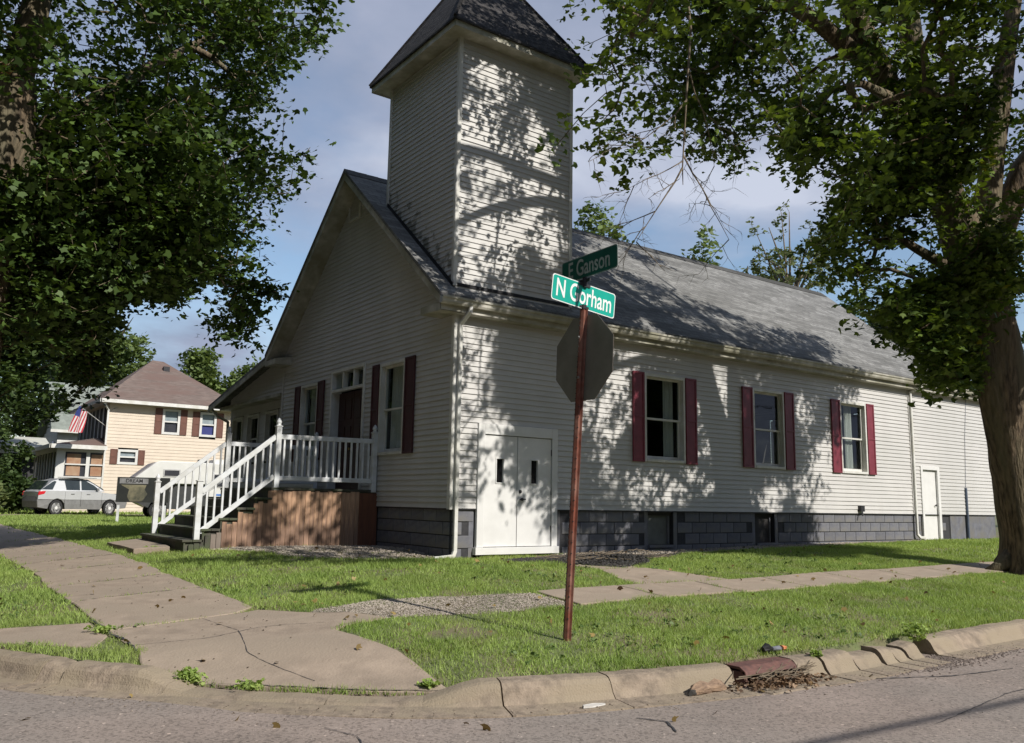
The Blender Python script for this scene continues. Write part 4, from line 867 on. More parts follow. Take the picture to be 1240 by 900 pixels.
# wall patches that stay in full sun: (along wall, height, half width, half height)
LIT = [(0.49, 3.30, .36, .42), (0.90, 2.50, .48, .16), (0.80, 1.19, .28, .95), (3.22, 2.84, .28, .7), (3.44, 4.01, .3, .37), (3.93, 3.39, .40, .95), (5.32, 1.45, 1.0, .42), (6.85, 3.6, .55, .7), (6.47, 2.01, .55, .75), (5.11, 4.17, .7, .16), (10.32, 2.16, .30, .5), (8.55, 1.34, .5, .25), (13.9, 2.5, 1.35, 2.4),
       (0.84, 9.05, .5, .26), (0.22, 7.65, .2, .9), (0.77, 7.80, .36, .65), (1.97, 7.28, .36, 1.1), (0.27, 5.85, .2, .3), (1.20, 5.95, .2, .2), (2.08, 6.13, .35, .45), (9.9, 3.4, .3, .5), (6.9, 3.0, .7, 1.3), (4.9, 4.25, .7, .12), (7.3, 1.25, .7, .2), (9.9, 1.5, .4, .3), (10.9, 2.6, .08, .6), (11.9, 1.4, .5, .2), (6.75, 2.7, .8, 1.5), (5.2, 1.45, 1.2, .42), (3.5, 2.2, .2, .5)]
def sun_prune(P, rg):
    t = -P[:, 1]/SUN_TRAVEL[1]; tn = math.tan(SUN_EL); X = P[:, 0]+SUN_TRAVEL[0]*t; Z = P[:, 2]-tn*t; keep = np.ones(len(P), bool)
    tl = (P[:, 2]-0)/tn; LY = P[:, 1]+SUN_TRAVEL[1]*tl; LX = P[:, 0]+SUN_TRAVEL[0]*tl
    keep &= ~((LY < -2.15+.5*np.sin(LX*1.7)+.3*np.sin(LX*4)) & (LX > -9))
    keep &= ~((X > 12.7+.5*np.sin(Z*2.3)) & (Z > 0) & (Z < 4.8))
    rk = rg.uniform(0, 1, len(P))
    for (u, z, a, b) in LIT: keep &= ~(((((X-u)/(a+.2))**2+((Z-z)/(b+.2))**2) < 1) & (rk < (1. if u > 13 else .95)))
    # where it would fall on the right roof slope
    h = SL; tr2 = (P[:, 2]-4.59-h*(P[:, 1]+.285))/(tn+h*SUN_TRAVEL[1]); RX_ = P[:, 0]+SUN_TRAVEL[0]*tr2; RY_ = P[:, 1]+SUN_TRAVEL[1]*tr2
    onr = (RY_ > -.3) & (RY_ < 4.04) & (tr2 > 0)
    lit = (RX_ > 8.3+1.2*np.sin(RY_*2)+.35*RY_*0+(RY_ < 1)*2.8) | ((RX_ > 5.2) & (RY_ > 2.1) & (np.sin(RX_*2.1)+np.sin(RY_*3+RX_) > -.3)) | (np.sin(RX_*3.1+RY_*2)+np.sin(RY_*4.3-RX_) > 1.35)
    keep &= ~(onr & lit)
    # porch steps and rails and the footpath keep a share of sun
    onp = (LX > -6.6) & (LX < -.2) & (LY > 1.5) & (LY < 8.4); keep &= ~(onp & ((LX < -2.9) | (rk < .86)))
    keep &= ~((LX > -3.4) & (LX < -.3) & (LY > -.2) & (LY <= 1.6) & (rk < .7))
    return keep
RMASK = [(672, 18), (690, 40), (704, 62), (697, 95), (690, 122), (664, 178), (668, 206), (690, 200), (706, 176), (722, 150), (712, 195), (710, 240), (728, 276), (748, 268), (770, 258), (778, 218), (770, 192), (790, 192), (806, 176), (828, 205), (850, 214), (872, 200), (894, 213), (906, 190), (925, 166), (938, 158), (950, 182), (966, 218), (985, 214), (1004, 204), (1016, 232), (1003, 262), (985, 282), (968, 312), (962, 335), (947, 362), (946, 388), (968, 378), (990, 398), (1003, 374), (1030, 398), (1062, 392), (1096, 410), (1126, 448), (1112, 470), (1148, 476), (1128, 508), (1165, 502), (1188, 524), (1204, 488), (1216, 372), (1228, 362), (1243, 452), (1600, 560), (1600, -900), (600, -900), (600, -60), (690, -12)]
def prune_view(P, MASK, m_=13, frame=(-20, 1260, -25, 930)):
    x, y, w = view(P); inside = inpoly(x, y, MASK) & inpoly(x+m_, y+3, MASK) & inpoly(x-m_*.6, y, MASK) & inpoly(x, y+m_, MASK); infr = (x > frame[0]) & (x < frame[1]) & (y > frame[2]) & (y < frame[3]) & (w > .5)
    return inside | ~infr
rg = np.random.default_rng(11)
mr = thing('maple_tree', 'big maple with a stout leaning trunk beside the sidewalk near the rear door', 'tree', (9.35, -4.95, -.03))
limR = [([(9.6, -5.12, -.15), (9.53, -5.1, .6), (9.4, -5.08, 1.6), (9.15, -5.02, 3.0), (8.85, -4.97, 4.6), (8.52, -4.9, 5.6), (8.25, -4.8, 6.6)], [.50, .47, .45, .44, .43, .42, .36]),
        ([(8.5, -4.86, 6.1), (7.75, -4.6, 7.5), (7.2, -4.45, 8.3), (6.6, -4.25, 9.5), (6.05, -4.1, 10.7), (5.2, -4.2, 12.6), (4.6, -4.4, 14.2)], [.36, .31, .28, .24, .2, .14, .06]),
        ([(8.1, -4.75, 7.0), (7.6, -4.75, 8.6), (7.15, -4.68, 9.9), (7.0, -4.8, 12), (7.2, -5.2, 15)], [.27, .24, .2, .14, .05]),
        ([(8.95, -5.0, 5.2), (9.0, -5.25, 6.4), (9.3, -5.6, 7.6), (10.2, -6.2, 8.9), (11.5, -6.8, 10.6)], [.28, .24, .22, .17, .08]),
        ([(8.7, -4.95, 5.8), (8.8, -5.2, 7.5), (8.9, -5.6, 9.8), (9.3, -6.1, 13)], [.26, .22, .17, .07]),
        ([(6.75, -4.3, 9.2), (5.2, -4.0, 9.9), (3.4, -3.8, 10.2), (1.8, -3.7, 9.7), (.6, -3.6, 8.9)], [.17, .14, .11, .08, .04]),
        ([(6.2, -4.15, 10.4), (4.2, -5.0, 11.6), (2, -5.2, 12.0), (.2, -5.0, 11.6)], [.15, .12, .08, .04]),
        ([(8.7, -4.9, 5.0), (8.0, -4.6, 5.7), (7.0, -4.4, 6.0), (6.0, -4.3, 5.8)], [.14, .11, .07, .03]),
        ([(7.4, -4.6, 8.0), (5.9, -4.9, 8.3), (4.7, -5.1, 8.1), (3.6, -5.0, 7.6)], [.11, .09, .06, .03])]
trunkmesh('trunk', limR, mr, BARK, seed=4)
# a broken flare of roots at the foot
b = MB()
for a_, l in ((2.6, .95), (3.6, .7), (4.6, .9), (5.5, .8), (.3, .8), (1.5, .7)):
    x, y = 9.6+math.cos(a_)*l, -5.12+math.sin(a_)*l; b.tube([(9.6+math.cos(a_)*.35, -5.12+math.sin(a_)*.35, .28), (9.6+math.cos(a_)*.62, -5.12+math.sin(a_)*.62, .08), (x, y, H(x, y)-.03)], [.2, .13, .05], 8, jit=.12)
b.build('roots', BARK, mr, smooth=True)
CL = np.concatenate([ell((7.6, -5.2, 11.8), (7.2, 6.2, 5.2), 5200, rg, .15), ell((2.0, -4.4, 9.3), (4.8, 3.2, 3.4), 2600, rg), ell((2.2, -4.2, 7.2), (3.6, 2.0, 2.4), 1500, rg), ell((7.4, -4.6, 5.5), (2.3, 1.9, 2.1), 1500, rg), ell((9.6, -6.2, 8.6), (3.4, 3.2, 3.0), 1500, rg), ell((8.4, -4.7, 4.2), (1.2, 1.0, .9), 160, rg), ell((6.4, -4.4, 7.6), (2.4, 1.8, 1.8), 700, rg), ell((8.7, -6.1, 7.4), (2.3, 1.1, 2.4), 1100, rg), ell((7.6, -4.9, 4.7), (1.5, 1.3, 1.5), 700, rg), ell((9.6, -6.7, 9.4), (2.4, 1.3, 3.2), 1600, rg), ell((9.8, -8.3, 7.6), (2.6, 1.9, 2.6), 1500, rg), ell((8.2, -5.6, 6.4), (1.6, .8, 1.4), 500, rg), ell((2.0, -7.9, 8.9), (3.6, 2.1, 2.0), 1700, rg), ell((4.6, -7.6, 10.4), (3.2, 2.1, 2.2), 900, rg)])  # some clumps outside the view are added to shade trunk and wall
CL = CL[(vnoise(CL, 1.9, 3)*.6+vnoise(CL, .95, 5)*.7 > -.25) & (CL[:, 2] > 2.6)]
CL = CL[prune_view(CL, RMASK, 5)]
CL = CL[sun_prune(CL, rg)]
# keep the wood of the trunk clear in front, leave the tower and roof free
x, y, w = view(CL); CL = CL[~((w < 16.4) & (x > 1180) & (x < 1250) & (y > 372)) & ~((CL[:, 0] > -.6) & (CL[:, 1] > -.7) & (CL[:, 2] < 6.5+CL[:, 1])) & ~((CL[:, 0] > -.8) & (CL[:, 0] < 3.4) & (CL[:, 1] > -.9))]
x, y, w = view(CL)
hole = [(770, 255, 22), (835, 235, 40), (900, 245, 45), (925, 190, 18), (597, 50, 9), (868, 95, 12), (942, 92, 15), (870, 120, 10), (700, 120, 9), (1165, 60, 7), (1232, 110, 26), (1225, 25, 12), (858, 140, 8), (800, 100, 5), (742, 120, 6), (1045, 118, 6)]
for hx, hy, hr in hole: CL = CL[~(((x-hx)**2+(y-hy)**2) < (hr*.9)**2)]; x, y, w = view(CL)
infr = (x > -50) & (x < 1300) & (y > -60) & (y < 900)
rgk = rg.uniform(0, 1, len(CL)); sp_ = (x < 800) & (y > 20) & infr
CL = CL[~(sp_ & (rgk > .6))]
print('right clumps', len(CL))
skeleton(limR[:], CL, rg, 'branches', mr, BARK)
leaves('foliage', CL, rg.uniform(.26, .56, len(CL)), 21, .118, LEAFR, mr, rg, flat=.27, droop=.38)
# bare hanging twigs under the long limb
b = MB(); random.seed(5)
def twig(p, d, l, r, depth):
    p = Vector(p); pts = [p]; n = 5
    for k in range(n):
        d = (d+Vector((random.gauss(0, .12), random.gauss(0, .12), random.gauss(-.02, .1)))).normalized(); pts.append(pts[-1]+d*l/n)
        if depth > 0 and random.random() < .75:
            s_ = Vector((random.gauss(0, 1), random.gauss(0, 1), random.gauss(-.1, .5))).normalized(); twig(pts[-1], (d*.7+s_*.75).normalized(), l*random.uniform(.35, .6), r*.6, depth-1)
    b.tube(pts, [r*(1-.75*i/n) for i in range(n+1)], 4)
b.tube([(1.9, -3.75, 9.65), (1.85, -3.9, 8.6), (1.62, -4.0, 7.4), (1.56, -3.95, 6.2), (1.62, -3.9, 5.95)], [.03, .024, .018, .012, .006], 6); twig((1.56, -3.95, 6.2), Vector((-.35, .2, -.9)), 1.5, .016, 3); twig((1.57, -3.96, 6.4), Vector((.6, -.1, -.85)), 1.5, .014, 3); twig((1.56, -3.95, 6.3), Vector((-.9, .3, -.75)), 1.3, .012, 3)
twig((1.61, -4, 7.3), Vector((-.8, .1, -.8)), 1.6, .014, 3); twig((1.7, -4, 7.8), Vector((.6, .1, -.8)), 1.6, .013, 3)
b.build('bare_twigs', TWIG, mr, kind='stuff')

LMASK = [(418, -6), (410, 44), (382, 60), (372, 80), (352, 88), (346, 118), (324, 140), (362, 136), (364, 152), (330, 160), (322, 182), (352, 176), (378, 168), (402, 190), (390, 232), (366, 256), (366, 284), (360, 312), (354, 364), (322, 376), (322, 406), (296, 430), (266, 412), (242, 394), (262, 370), (262, 340), (244, 344), (228, 366), (200, 380), (186, 370), (150, 372), (142, 400), (132, 440), (124, 480), (104, 512), (84, 500), (66, 505), (45, 520), (20, 500), (-60, 520), (-900, 600), (-900, -900), (480, -900), (440, -60)]
ml = thing('maple_tree', 'dense dark maple with a broken limb shading the wide footpath beside the gable', 'tree', (-7.05, 3.3, -.1))
limL = [([(-7.05, 3.3, -.25), (-7.03, 3.25, .6), (-7.0, 3.15, 1.8), (-6.95, 3.0, 3.4), (-6.92, 2.8, 5.2), (-6.88, 2.6, 6.6), (-6.85, 2.5, 7.6)], [.48, .46, .43, .41, .40, .40, .3]),
        ([(-6.9, 2.55, 7.0), (-6.75, 2.4, 8.2), (-6.6, 2.3, 9.6), (-6.4, 2.6, 12), (-6.2, 3, 14)], [.27, .22, .19, .13, .05]),
        ([(-6.85, 2.7, 5.8), (-6.0, 3.2, 7.4), (-4.9, 3.8, 8.8), (-3.8, 4.2, 10)], [.2, .17, .13, .05]),
        ([(-6.9, 2.8, 5.0), (-5.9, 3.5, 5.9), (-4.6, 4.2, 6.6), (-3.2, 4.6, 6.8)], [.16, .13, .1, .04]),
        ([(-6.9, 2.6, 6.6), (-7.5, 4, 8.5), (-8, 5.5, 11)], [.2, .16, .06]), ([(-6.9, 2.6, 6.8), (-7.7, 1.6, 8.6), (-8.4, 1, 11)], [.18, .14, .05])]
trunkmesh('trunk', limL, ml, BARK, seed=9)
b = MB(); b.tube([(-6.98, 2.45, 7.0), (-7.05, 2.25, 7.35), (-7.08, 2.12, 7.52)], [.2, .17, .13], 9, jit=.15); stub = b.build('broken_limb', BARK, ml, smooth=True)
b = MB(); b.tube([(-7.07, 2.14, 7.5), (-7.0, 2.03, 7.62), (-6.86, 1.98, 7.72)], [.13, .1, .02], 7, jit=.35); b.build('torn_wood', mat('torn raw wood', (.50, .27, .11), (.36, .18, .07), .8, 8), stub)
CL = np.concatenate([ell((-5.6, 4.6, 9.6), (5.6, 5.2, 5.6), 5200, rg, .1), ell((-4.6, 4.6, 6.2), (3.4, 3.2, 2.6), 2000, rg), ell((-6.6, 4.6, 4.9), (2.8, 3.2, 1.9), 1500, rg), ell((-2.9, 4.4, 5.4), (1.3, 1.6, 2.4), 500, rg), ell((-7.6, 4.5, 5.5), (2.6, 3.6, 2.2), 700, rg), ell((-5.7, 5.5, 3.9), (1.4, 1.4, 1.2), 450, rg), ell((-6.3, 6.0, 3.4), (.9, 1.4, .9), 200, rg)])
CL = CL[(vnoise(CL, 1.9, 8)*.6+vnoise(CL, .95, 9)*.7 > -.32) & (CL[:, 2] > 2.5)]; CL = CL[prune_view(CL, LMASK)]
tl = CL[:, 2]/math.tan(SUN_EL); LY = CL[:, 1]+SUN_TRAVEL[1]*tl; LX = CL[:, 0]+SUN_TRAVEL[0]*tl; CL = CL[~((LY < 5.6) & (LX < -3.4))]
CL = CL[~((CL[:, 0] > -1.0) & (CL[:, 1] > -.5)) & ~((CL[:, 0] > -1.6) & (CL[:, 2] < 8.6) & (CL[:, 1] > 8))]
x, y, w = view(CL); CL = CL[~((w < 14.2) & (x > -60) & (x < 40) & (y > 88) & (y < 205))]; x, y, w = view(CL)
for hx, hy, hr in [(335, 105, 12), (276, 300, 9), (248, 330, 5), (345, 260, 6), (95, 5, 8), (300, 345, 6)]: CL = CL[~(((x-hx)**2+(y-hy)**2) < (hr*.9)**2)]; x, y, w = view(CL)
thin = (x > 255) & (y > 120); CL = CL[(rg.uniform(0, 1, len(CL)) < np.where(thin, .7, 1.1))]
print('left clumps', len(CL))
skeleton(limL, CL, rg, 'branches', ml, BARK); leaves('foliage', CL, rg.uniform(.28, .58, len(CL)), 20, .116, LEAFL, ml, rg, flat=.25, droop=.4)

# background trees
BGL = [leafmat('distant green leaves', (.06, .095, .028), (.20, .27, .085), .3), leafmat('distant dark leaves', (.028, .055, .016), (.085, .13, .035), .3), leafmat('pale distant leaves', (.08, .11, .04), (.20, .24, .09), .3)]
def bgtree(x, y, h, r, n, label, kind='tree', mi=0, size=.34, base=.25, per=12, seed=0, name='tree', trunk=True, crad=.8, blobs=9, group=None, shape='leaf'):
    rg = np.random.default_rng(seed+100); z0 = H(x, y); o = thing(name, label, kind, (x, y, z0), group)
    cs = []; zc = z0+h*(base+(1-base)*.5); rz = h*(1-base)*.5
    for k in range(blobs):
        a = rg.uniform(0, 6.28); e_ = rg.uniform(-.8, .9); rr = math.sqrt(1-e_*e_*.85)*rg.uniform(.35, .75); c = np.array([x+r*rr*math.cos(a), y+r*rr*math.sin(a), zc+rz*e_*.72]); cs.append(ell(c, (r*.42, r*.42, rz*.32), n//blobs, rg, .35))
    Cc = np.concatenate(cs)
    leaves('crown', Cc, crad*rg.uniform(.5, 1.0, len(Cc)), per, size, BGL[mi], o, rg, shape=shape, flat=.6)
    if trunk:
        trunkmesh('trunk', [([(x, y, z0-.2), (x+.1, y, z0+h*.3), (x, y+.1, z0+h*.6), (x+.1, y, z0+h*.85)], [h*.022+.05, h*.018+.04, h*.012, .03])], o, BARK, n=8)
        for k in range(5):
            a = k*1.3+seed; bb = MB(); bb.tube([(x, y, z0+h*(.3+.08*k)), (x+r*.35*math.cos(a), y+r*.35*math.sin(a), z0+h*(.42+.09*k)), (x+r*.6*math.cos(a), y+r*.6*math.sin(a), z0+h*(.5+.09*k))], [h*.009, h*.006, .02], 5); bb.build('limb', BARK, o)
    return o
G1 = 'trees behind the houses'
for i, (x, y, h, r, n, mi, lb) in enumerate([(6.3, 67, 18.6, 5.2, 900, 0, 'tall mid green tree rising left behind the cream house roof'), (12.8, 62.5, 15.2, 2.3, 420, 0, 'upright tree with a sky gap beside it above the cream house roof'), (15.4, 61.5, 13.4, 2.3, 380, 0, 'smaller rounded tree right of the cream house roof ridge'), (18, 60.5, 13.2, 2.8, 380, 0, 'low tree crown just left of the annex roof'), (21, 60, 12.4, 2.8, 330, 2, 'pale green tree top meeting the annex roof line'),
        (-3.2, 48, 13.5, 4.4, 760, 1, 'dark tree left of the white house behind the silver car'), (-7.5, 52, 14, 5.5, 600, 1, 'dark broad tree at the far left edge behind the hedge'), (1.5, 70, 17, 5.5, 600, 1, 'dark tree behind the green roofed house'), (4.5, 75, 21, 6, 600, 0, 'highest pale green tree behind the green roofed house')]):
    bgtree(x, y, h, r, n, lb, mi=mi, seed=i, group=G1, size=.36, per=15, crad=1.0)
G2 = 'shrubs by the driveway'
for i, (x, y, h, r, mi, lb) in enumerate([(-5.6, 34, 4.6, 2.0, 0, 'tall bright shrub at the left edge behind the silver car'), (-3.9, 37, 5.2, 2.0, 1, 'dark conifer like shrub beside the white porch roof'), (-3.1, 34.8, 2.1, 1.1, 1, 'low dark bush directly behind the silver car tail'), (-4.6, 31, 1.7, .9, 2, 'small light green weed clump left of the silver car'), (-2.2, 38.5, 3.6, 1.2, 1, 'reddish brown shrub in front of the dark porch')]):
    bgtree(x, y, h, r, 260, lb, 'shrub', mi=mi, seed=40+i, name='shrub', base=.02, size=.2, per=12, crad=.45, trunk=False, blobs=8, group=G2)
G3 = 'tree tops seen over the church roof'
for i, (x, y, h, r, n, mi, lb) in enumerate([(18.9, 18.6, 17.2, 2.1, 420, 0, 'leafy tree top right beside the bell tower over the roof ridge'), (23.6, 15.2, 15.0, 1.2, 190, 0, 'small round tree top over the middle of the roof ridge'), (25.1, 13.9, 14.4, .9, 150, 0, 'tiny tree top farther along the roof ridge'), (26.6, 13.2, 14.0, 1.1, 170, 2, 'last little tree top before the dark maple over the ridge'), (21.0, 17.0, 15.6, 1.4, 220, 0, 'low tree top left of centre over the roof ridge'),
        (29.5, 9, 11.0, 3.6, 700, 1, 'dark tree behind the rear end of the church roof'), (34, 10, 13, 5, 520, 1, 'broad dark tree beyond the far end of the church'), (40, -2, 12, 5, 420, 1, 'dark tree to the right of the church beyond the trunk'), (33, -6, 7, 3.2, 320, 0, 'shrubby tree just right of the maple trunk')]):
    bgtree(x, y, h, r, n, lb, mi=mi, seed=60+i, group=G3, size=.26, per=13, crad=.7, base=.3)
G4 = 'street trees across the road'  # unseen trees added to cut sky light and darken window reflections
lbs = ['street tree across the side road, '+q for q in ('opposite the street corner', 'level with the lawn strip', 'level with the porch', 'level with the church annex', 'farthest up the side road')]+['street tree diagonally across the crossing', 'street tree at the far corner behind the viewer']+['street tree behind the viewer, '+q for q in ('left of the crossing', 'facing the stop sign', 'facing the double door', 'facing the second church window', 'facing the rear door', 'farthest along the street')]+['tree up the side road, '+q for q in ('opposite the cream house', 'opposite the white house', 'beyond the houses')]
lbs += ['second row tree west of the side road, '+q for q in ('opposite the crossing', 'opposite the lawn', 'opposite the porch', 'opposite the annex', 'farthest north')]
spots = [(-21, -12, 1.25), (-22, -3, 1.3), (-21.5, 6, 1.3), (-22, 15, 1.25), (-21, 25, 1.2), (-24, -22, 1.1), (-22, -34, 1.), (-12, -37, 1.), (-3, -36, 1.), (6, -38, 1.05), (16, -37, 1.), (26, -38, 1.), (38, -34, 1.), (-17, 40, 1.1), (-18, 52, 1.1), (-15, 66, 1.1), (-30, -8, 1.5), (-31, 1, 1.5), (-30, 10, 1.5), (-31, 20, 1.5), (-30, 31, 1.5)]
def copy_tree(o):
    c = o.copy(); COL.objects.link(c)
    for ch in o.children: d = ch.copy(); COL.objects.link(d); d.parent = c
    return c
proto_t = bgtree(-21, -12, 16.5, 6.6, 1500, lbs[0], mi=1, seed=160, group=G4, size=1.0, per=12, crad=1.1, base=.06, blobs=26, name='street_tree', shape='quad')
for i, (x, y, k) in enumerate(spots):
    o = proto_t if i == 0 else copy_tree(proto_t); o['label'] = lbs[i]; o.location = (x, y, -.2); o.rotation_euler.z = i*1.37; o.scale = (k**.5, k**.5, k)
# thin half bare tree standing behind the roof
rg2 = np.random.default_rng(77); tb = thing('tree', 'thin half bare tree with loose leaves rising behind the roof beside the maple', 'tree', (25, 11, .2))
lim = [([(25, 11, 0), (25, 11, 7), (24.9, 11.1, 11)], [.2, .15, .1])]
for k in range(11):
    a = rg2.uniform(0, 6.28); l = rg2.uniform(.8, 2.3); lim.append(([(24.95, 11.05, 9.8+.1*k), (24.95+l*.5*math.cos(a), 11.05+l*.5*math.sin(a), 11.6+.1*k), (24.95+l*1.1*math.cos(a), 11.05+l*1.1*math.sin(a), 12.6+rg2.uniform(0, 3.0))], [.07, .045, .015]))
trunkmesh('trunk', lim, tb, TWIG, n=6)
Cb = np.concatenate([np.array(q[0][2])+rg2.normal(size=(14, 3))*[.25, .25, .55]-[0, 0, .4] for q in lim[1:7]]+[ell((25, 11, 11.6), (2.2, 2.2, 1.4), 260, rg2)])
skeleton(lim, Cb, rg2, 'branches', tb, TWIG, minr=.008); leaves('crown', Cb, .22, 9, .17, BGL[2], tb, rg2, shape='leaf')
print('trees done')

# ------------------------------------------------------------------ grass
GR = leafmat('mown grass', (.17, .265, .06), (.43, .56, .16), .35, tint=(.34, .29, .13))
def patchy(mt):
    t = mt.node_tree; b = t.nodes['Principled BSDF']; old = b.inputs['Base Color'].links[0].from_socket; tcn = t.nodes.new('ShaderNodeTexCoord'); nz = t.nodes.new('ShaderNodeTexNoise'); nz.inputs['Scale'].default_value = 1.1; nz.inputs['Detail'].default_value = 6; nz.inputs['Roughness'].default_value = .65; t.links.new(tcn.outputs['Object'], nz.inputs[0])
    f = ramp(nz.outputs[0], [(.50, (0, 0, 0)), (.75, (.7, .7, .7))], t); mm = t.nodes.new('ShaderNodeMix'); mm.data_type = 'RGBA'; t.links.new(f, mm.inputs[0]); t.links.new(old, mm.inputs[6]); mm.inputs[7].default_value = (.30, .33, .12, 1); t.links.new(mm.outputs[2], b.inputs['Base Color'])
    f2 = ramp(nz.outputs[0], [(.30, (.72, .78, .7)), (.42, (1, 1, 1))], t); m2 = t.nodes.new('ShaderNodeMix'); m2.data_type = 'RGBA'; m2.blend_type = 'MULTIPLY'; m2.inputs[0].default_value = 1; t.links.new(mm.outputs[2], m2.inputs[6]); t.links.new(f2, m2.inputs[7]); t.links.new(m2.outputs[2], b.inputs['Base Color'])
patchy(GR)
def grass(name, x0, x1, y0, y1, dens, h, wd, label, seed, keepf=None):
    rg = np.random.default_rng(seed); n = int((x1-x0)*(y1-y0)*dens); X = rg.uniform(x0, x1, n); Y = rg.uniform(y0, y1, n); d = sdist(X, Y)
    k = (d > .03+.03*np.sin(X*7)*np.sin(Y*5)-.06*((X > -.6) & (X < 1.3))); ed = np.full(n, False)
    for P in PAVED:
        P = np.array(P); c = P.mean(0); jx, jy = X+.05*np.sin(Y*9+X*3), Y+.045*np.sin(X*8); k &= ~inpoly(jx, jy, [tuple(c+(p-c)*.985) for p in P])
    k &= ~((X > -.02) & (X < 19.3) & (Y > -.03) & (Y < W_+.1)) & ~((X > -3.65) & (X < 0) & (Y > PY-.05) & (Y < PYF+.05)) & ~((X > 0) & (X < 8.2) & (Y > W_) & (Y < 13)) & ~((X > -.1) & (X < .6) & (Y > -.3) & (Y < 3))
    k &= (np.hypot(X-9.35, Y+4.95) > .62)
    cl = np.sin(X*2.3+1.1*np.sin(Y*1.7))*np.sin(Y*2.9+X)+.7*np.sin(X*6.1+Y*3.3)*np.sin(Y*7.3-X*2)
    bare = (np.hypot(X+3.3, (Y+5.55)*1.6) < .38); k &= ~(bare & (rg.uniform(0, 1, n) < .85))
    k &= rg.uniform(0, 1, n) < (.72+.25*cl)
    if keepf is not None: k &= keepf(X, Y)
    x_, y_, w_ = view(np.stack([X, Y, np.zeros(n)], 1)); k &= (w_ > .5) & (x_ > -260) & (x_ < 1500)
    X, Y = X[k], Y[k]; cl = cl[k]; n = len(X); Z = Hn(X, Y)-.004; hh = h*rg.uniform(.45, 1.25, n)*(1+.25*cl); a = rg.uniform(0, 6.28, n); w = wd*rg.uniform(.6, 1.3, n)
    lx, ly = rg.normal(0, .45, n)*hh, rg.normal(0, .45, n)*hh
    B = np.stack([X, Y, Z], 1); dx = np.stack([np.cos(a)*w/2, np.sin(a)*w/2, 0*a], 1); T = B+np.stack([lx, ly, hh], 1)
    V = np.stack([B-dx, B+dx, T], 1).reshape(-1, 3); o = npmesh(name, V, 3, GR, 'stuff'); o['label'] = label; return o
grass('lawn', -7.6, 10.6, -7.35, -2.2, 4200, .05, .009, 'short mown grass of the near lawn strips', 21)
grass('lawn', -8.2, 14, -2.2, 3.2, 2300, .055, .013, 'short mown grass in front of the church wall', 22)
grass('lawn', 10.6, 34, -7.35, -.3, 700, .06, .022, 'short mown grass beyond the maple trunk', 23)
grass('lawn', -8.2, -1.5, 3.2, 14, 1100, .06, .018, 'short mown grass beside the wide footpath', 24)
grass('lawn', -9, 14, 14, 31, 260, .08, .04, 'mown grass between the church and the driveway', 25)
grass('lawn', -14, 30, 33.5, 60, 60, .12, .09, 'rough grass round the far houses', 26)
rg5 = np.random.default_rng(99); xw = rg5.uniform(-7.4, 10, 1500); yw = rg5.uniform(-7.2, 3, 1500); kw = (sdist(xw, yw) > .15) & ~((xw > -.1) & (yw > -.3)) & ~((xw > -3.7) & (yw > 2.6)) & (vnoise(np.stack([xw, yw, xw*0], 1), 1.2, 4) > .15)
for P in PAVED: kw &= ~inpoly(xw, yw, P)
clo = thing('lawn_weeds', 'low broadleaf weeds and clover patches in the lawn', 'weeds', (0, -4, 0), kind='stuff'); Pw = np.stack([xw[kw], yw[kw], Hn(xw[kw], yw[kw])+.025], 1)
leaves('weed_leaves', Pw, .06, 9, .04, leafmat('clover', (.06, .11, .03), (.18, .26, .08), .25), clo, rg5, shape='leaf', flat=.3, droop=.1)
xf = rg5.uniform(-7.4, 10, 420); yf = rg5.uniform(-8.2, 2.5, 420); zf = np.where(sdist(xf, yf) > .1, Hn(xf, yf)+.045, -.43); kf = ~((xf > -.1) & (yf > -.3)) & ~((sdist(xf, yf) < .1) & (sdist(xf, yf) > -.3)); Pf = np.stack([xf, yf, zf], 1)[kf]
fl_ = thing('fallen_leaves', 'scattered brown and yellow fallen leaves on lawn and street', 'fallen leaves', (0, -5, 0), kind='stuff'); leaves('leaf_scatter', Pf[:230], .02, 1, .06, leafmat('fallen leaf', (.08, .045, .02), (.34, .25, .09), .1), fl_, rg5, flat=.1)
def weeds(x, y, r, n, h, label, seed=1, group=None):
    rg = np.random.default_rng(seed); z = max(H(x, y), -.45)+.01; o = thing('weed', label, 'weed', (x, y, z), group)
    P = np.stack([x+rg.normal(0, r*.5, n), y+rg.normal(0, r*.5, n), z+rg.uniform(.01, h, n)], 1); leaves('leaf_cluster', P, r*.3, 6, .035, GR, o, rg, shape='leaf')
    b = MB()
    for p in P[:12]: b.tube([(x+(p[0]-x)*.3, y+(p[1]-y)*.3, z-.02), tuple(p)], [.003, .0015], 4)
    b.build('stems', GR, o)
weeds(-5.72, -5.28, .13, 60, .09, 'green weed clump at the left end of the dropped curb', 1); weeds(-5.35, -5.7, .12, 26, .04, 'flat weed tuft along the dropped curb seam', 2)
weeds(-6.02, -3.5, .1, 40, .05, 'grass tuft sprouting from the footpath crack', 3); weeds(1.18, -7.52, .12, 70, .16, 'tall weeds growing between two curb stones', 4); weeds(-4.2, -6.5, .08, 26, .05, 'small weed where the curb rises again', 5); weeds(-.72, -7.6, .05, 20, .05, 'weed in the curb joint right of the storm inlet', 6)
weeds(-3.95, 3.4, .12, 30, .09, 'little weeds beside the raised step slab', 7)

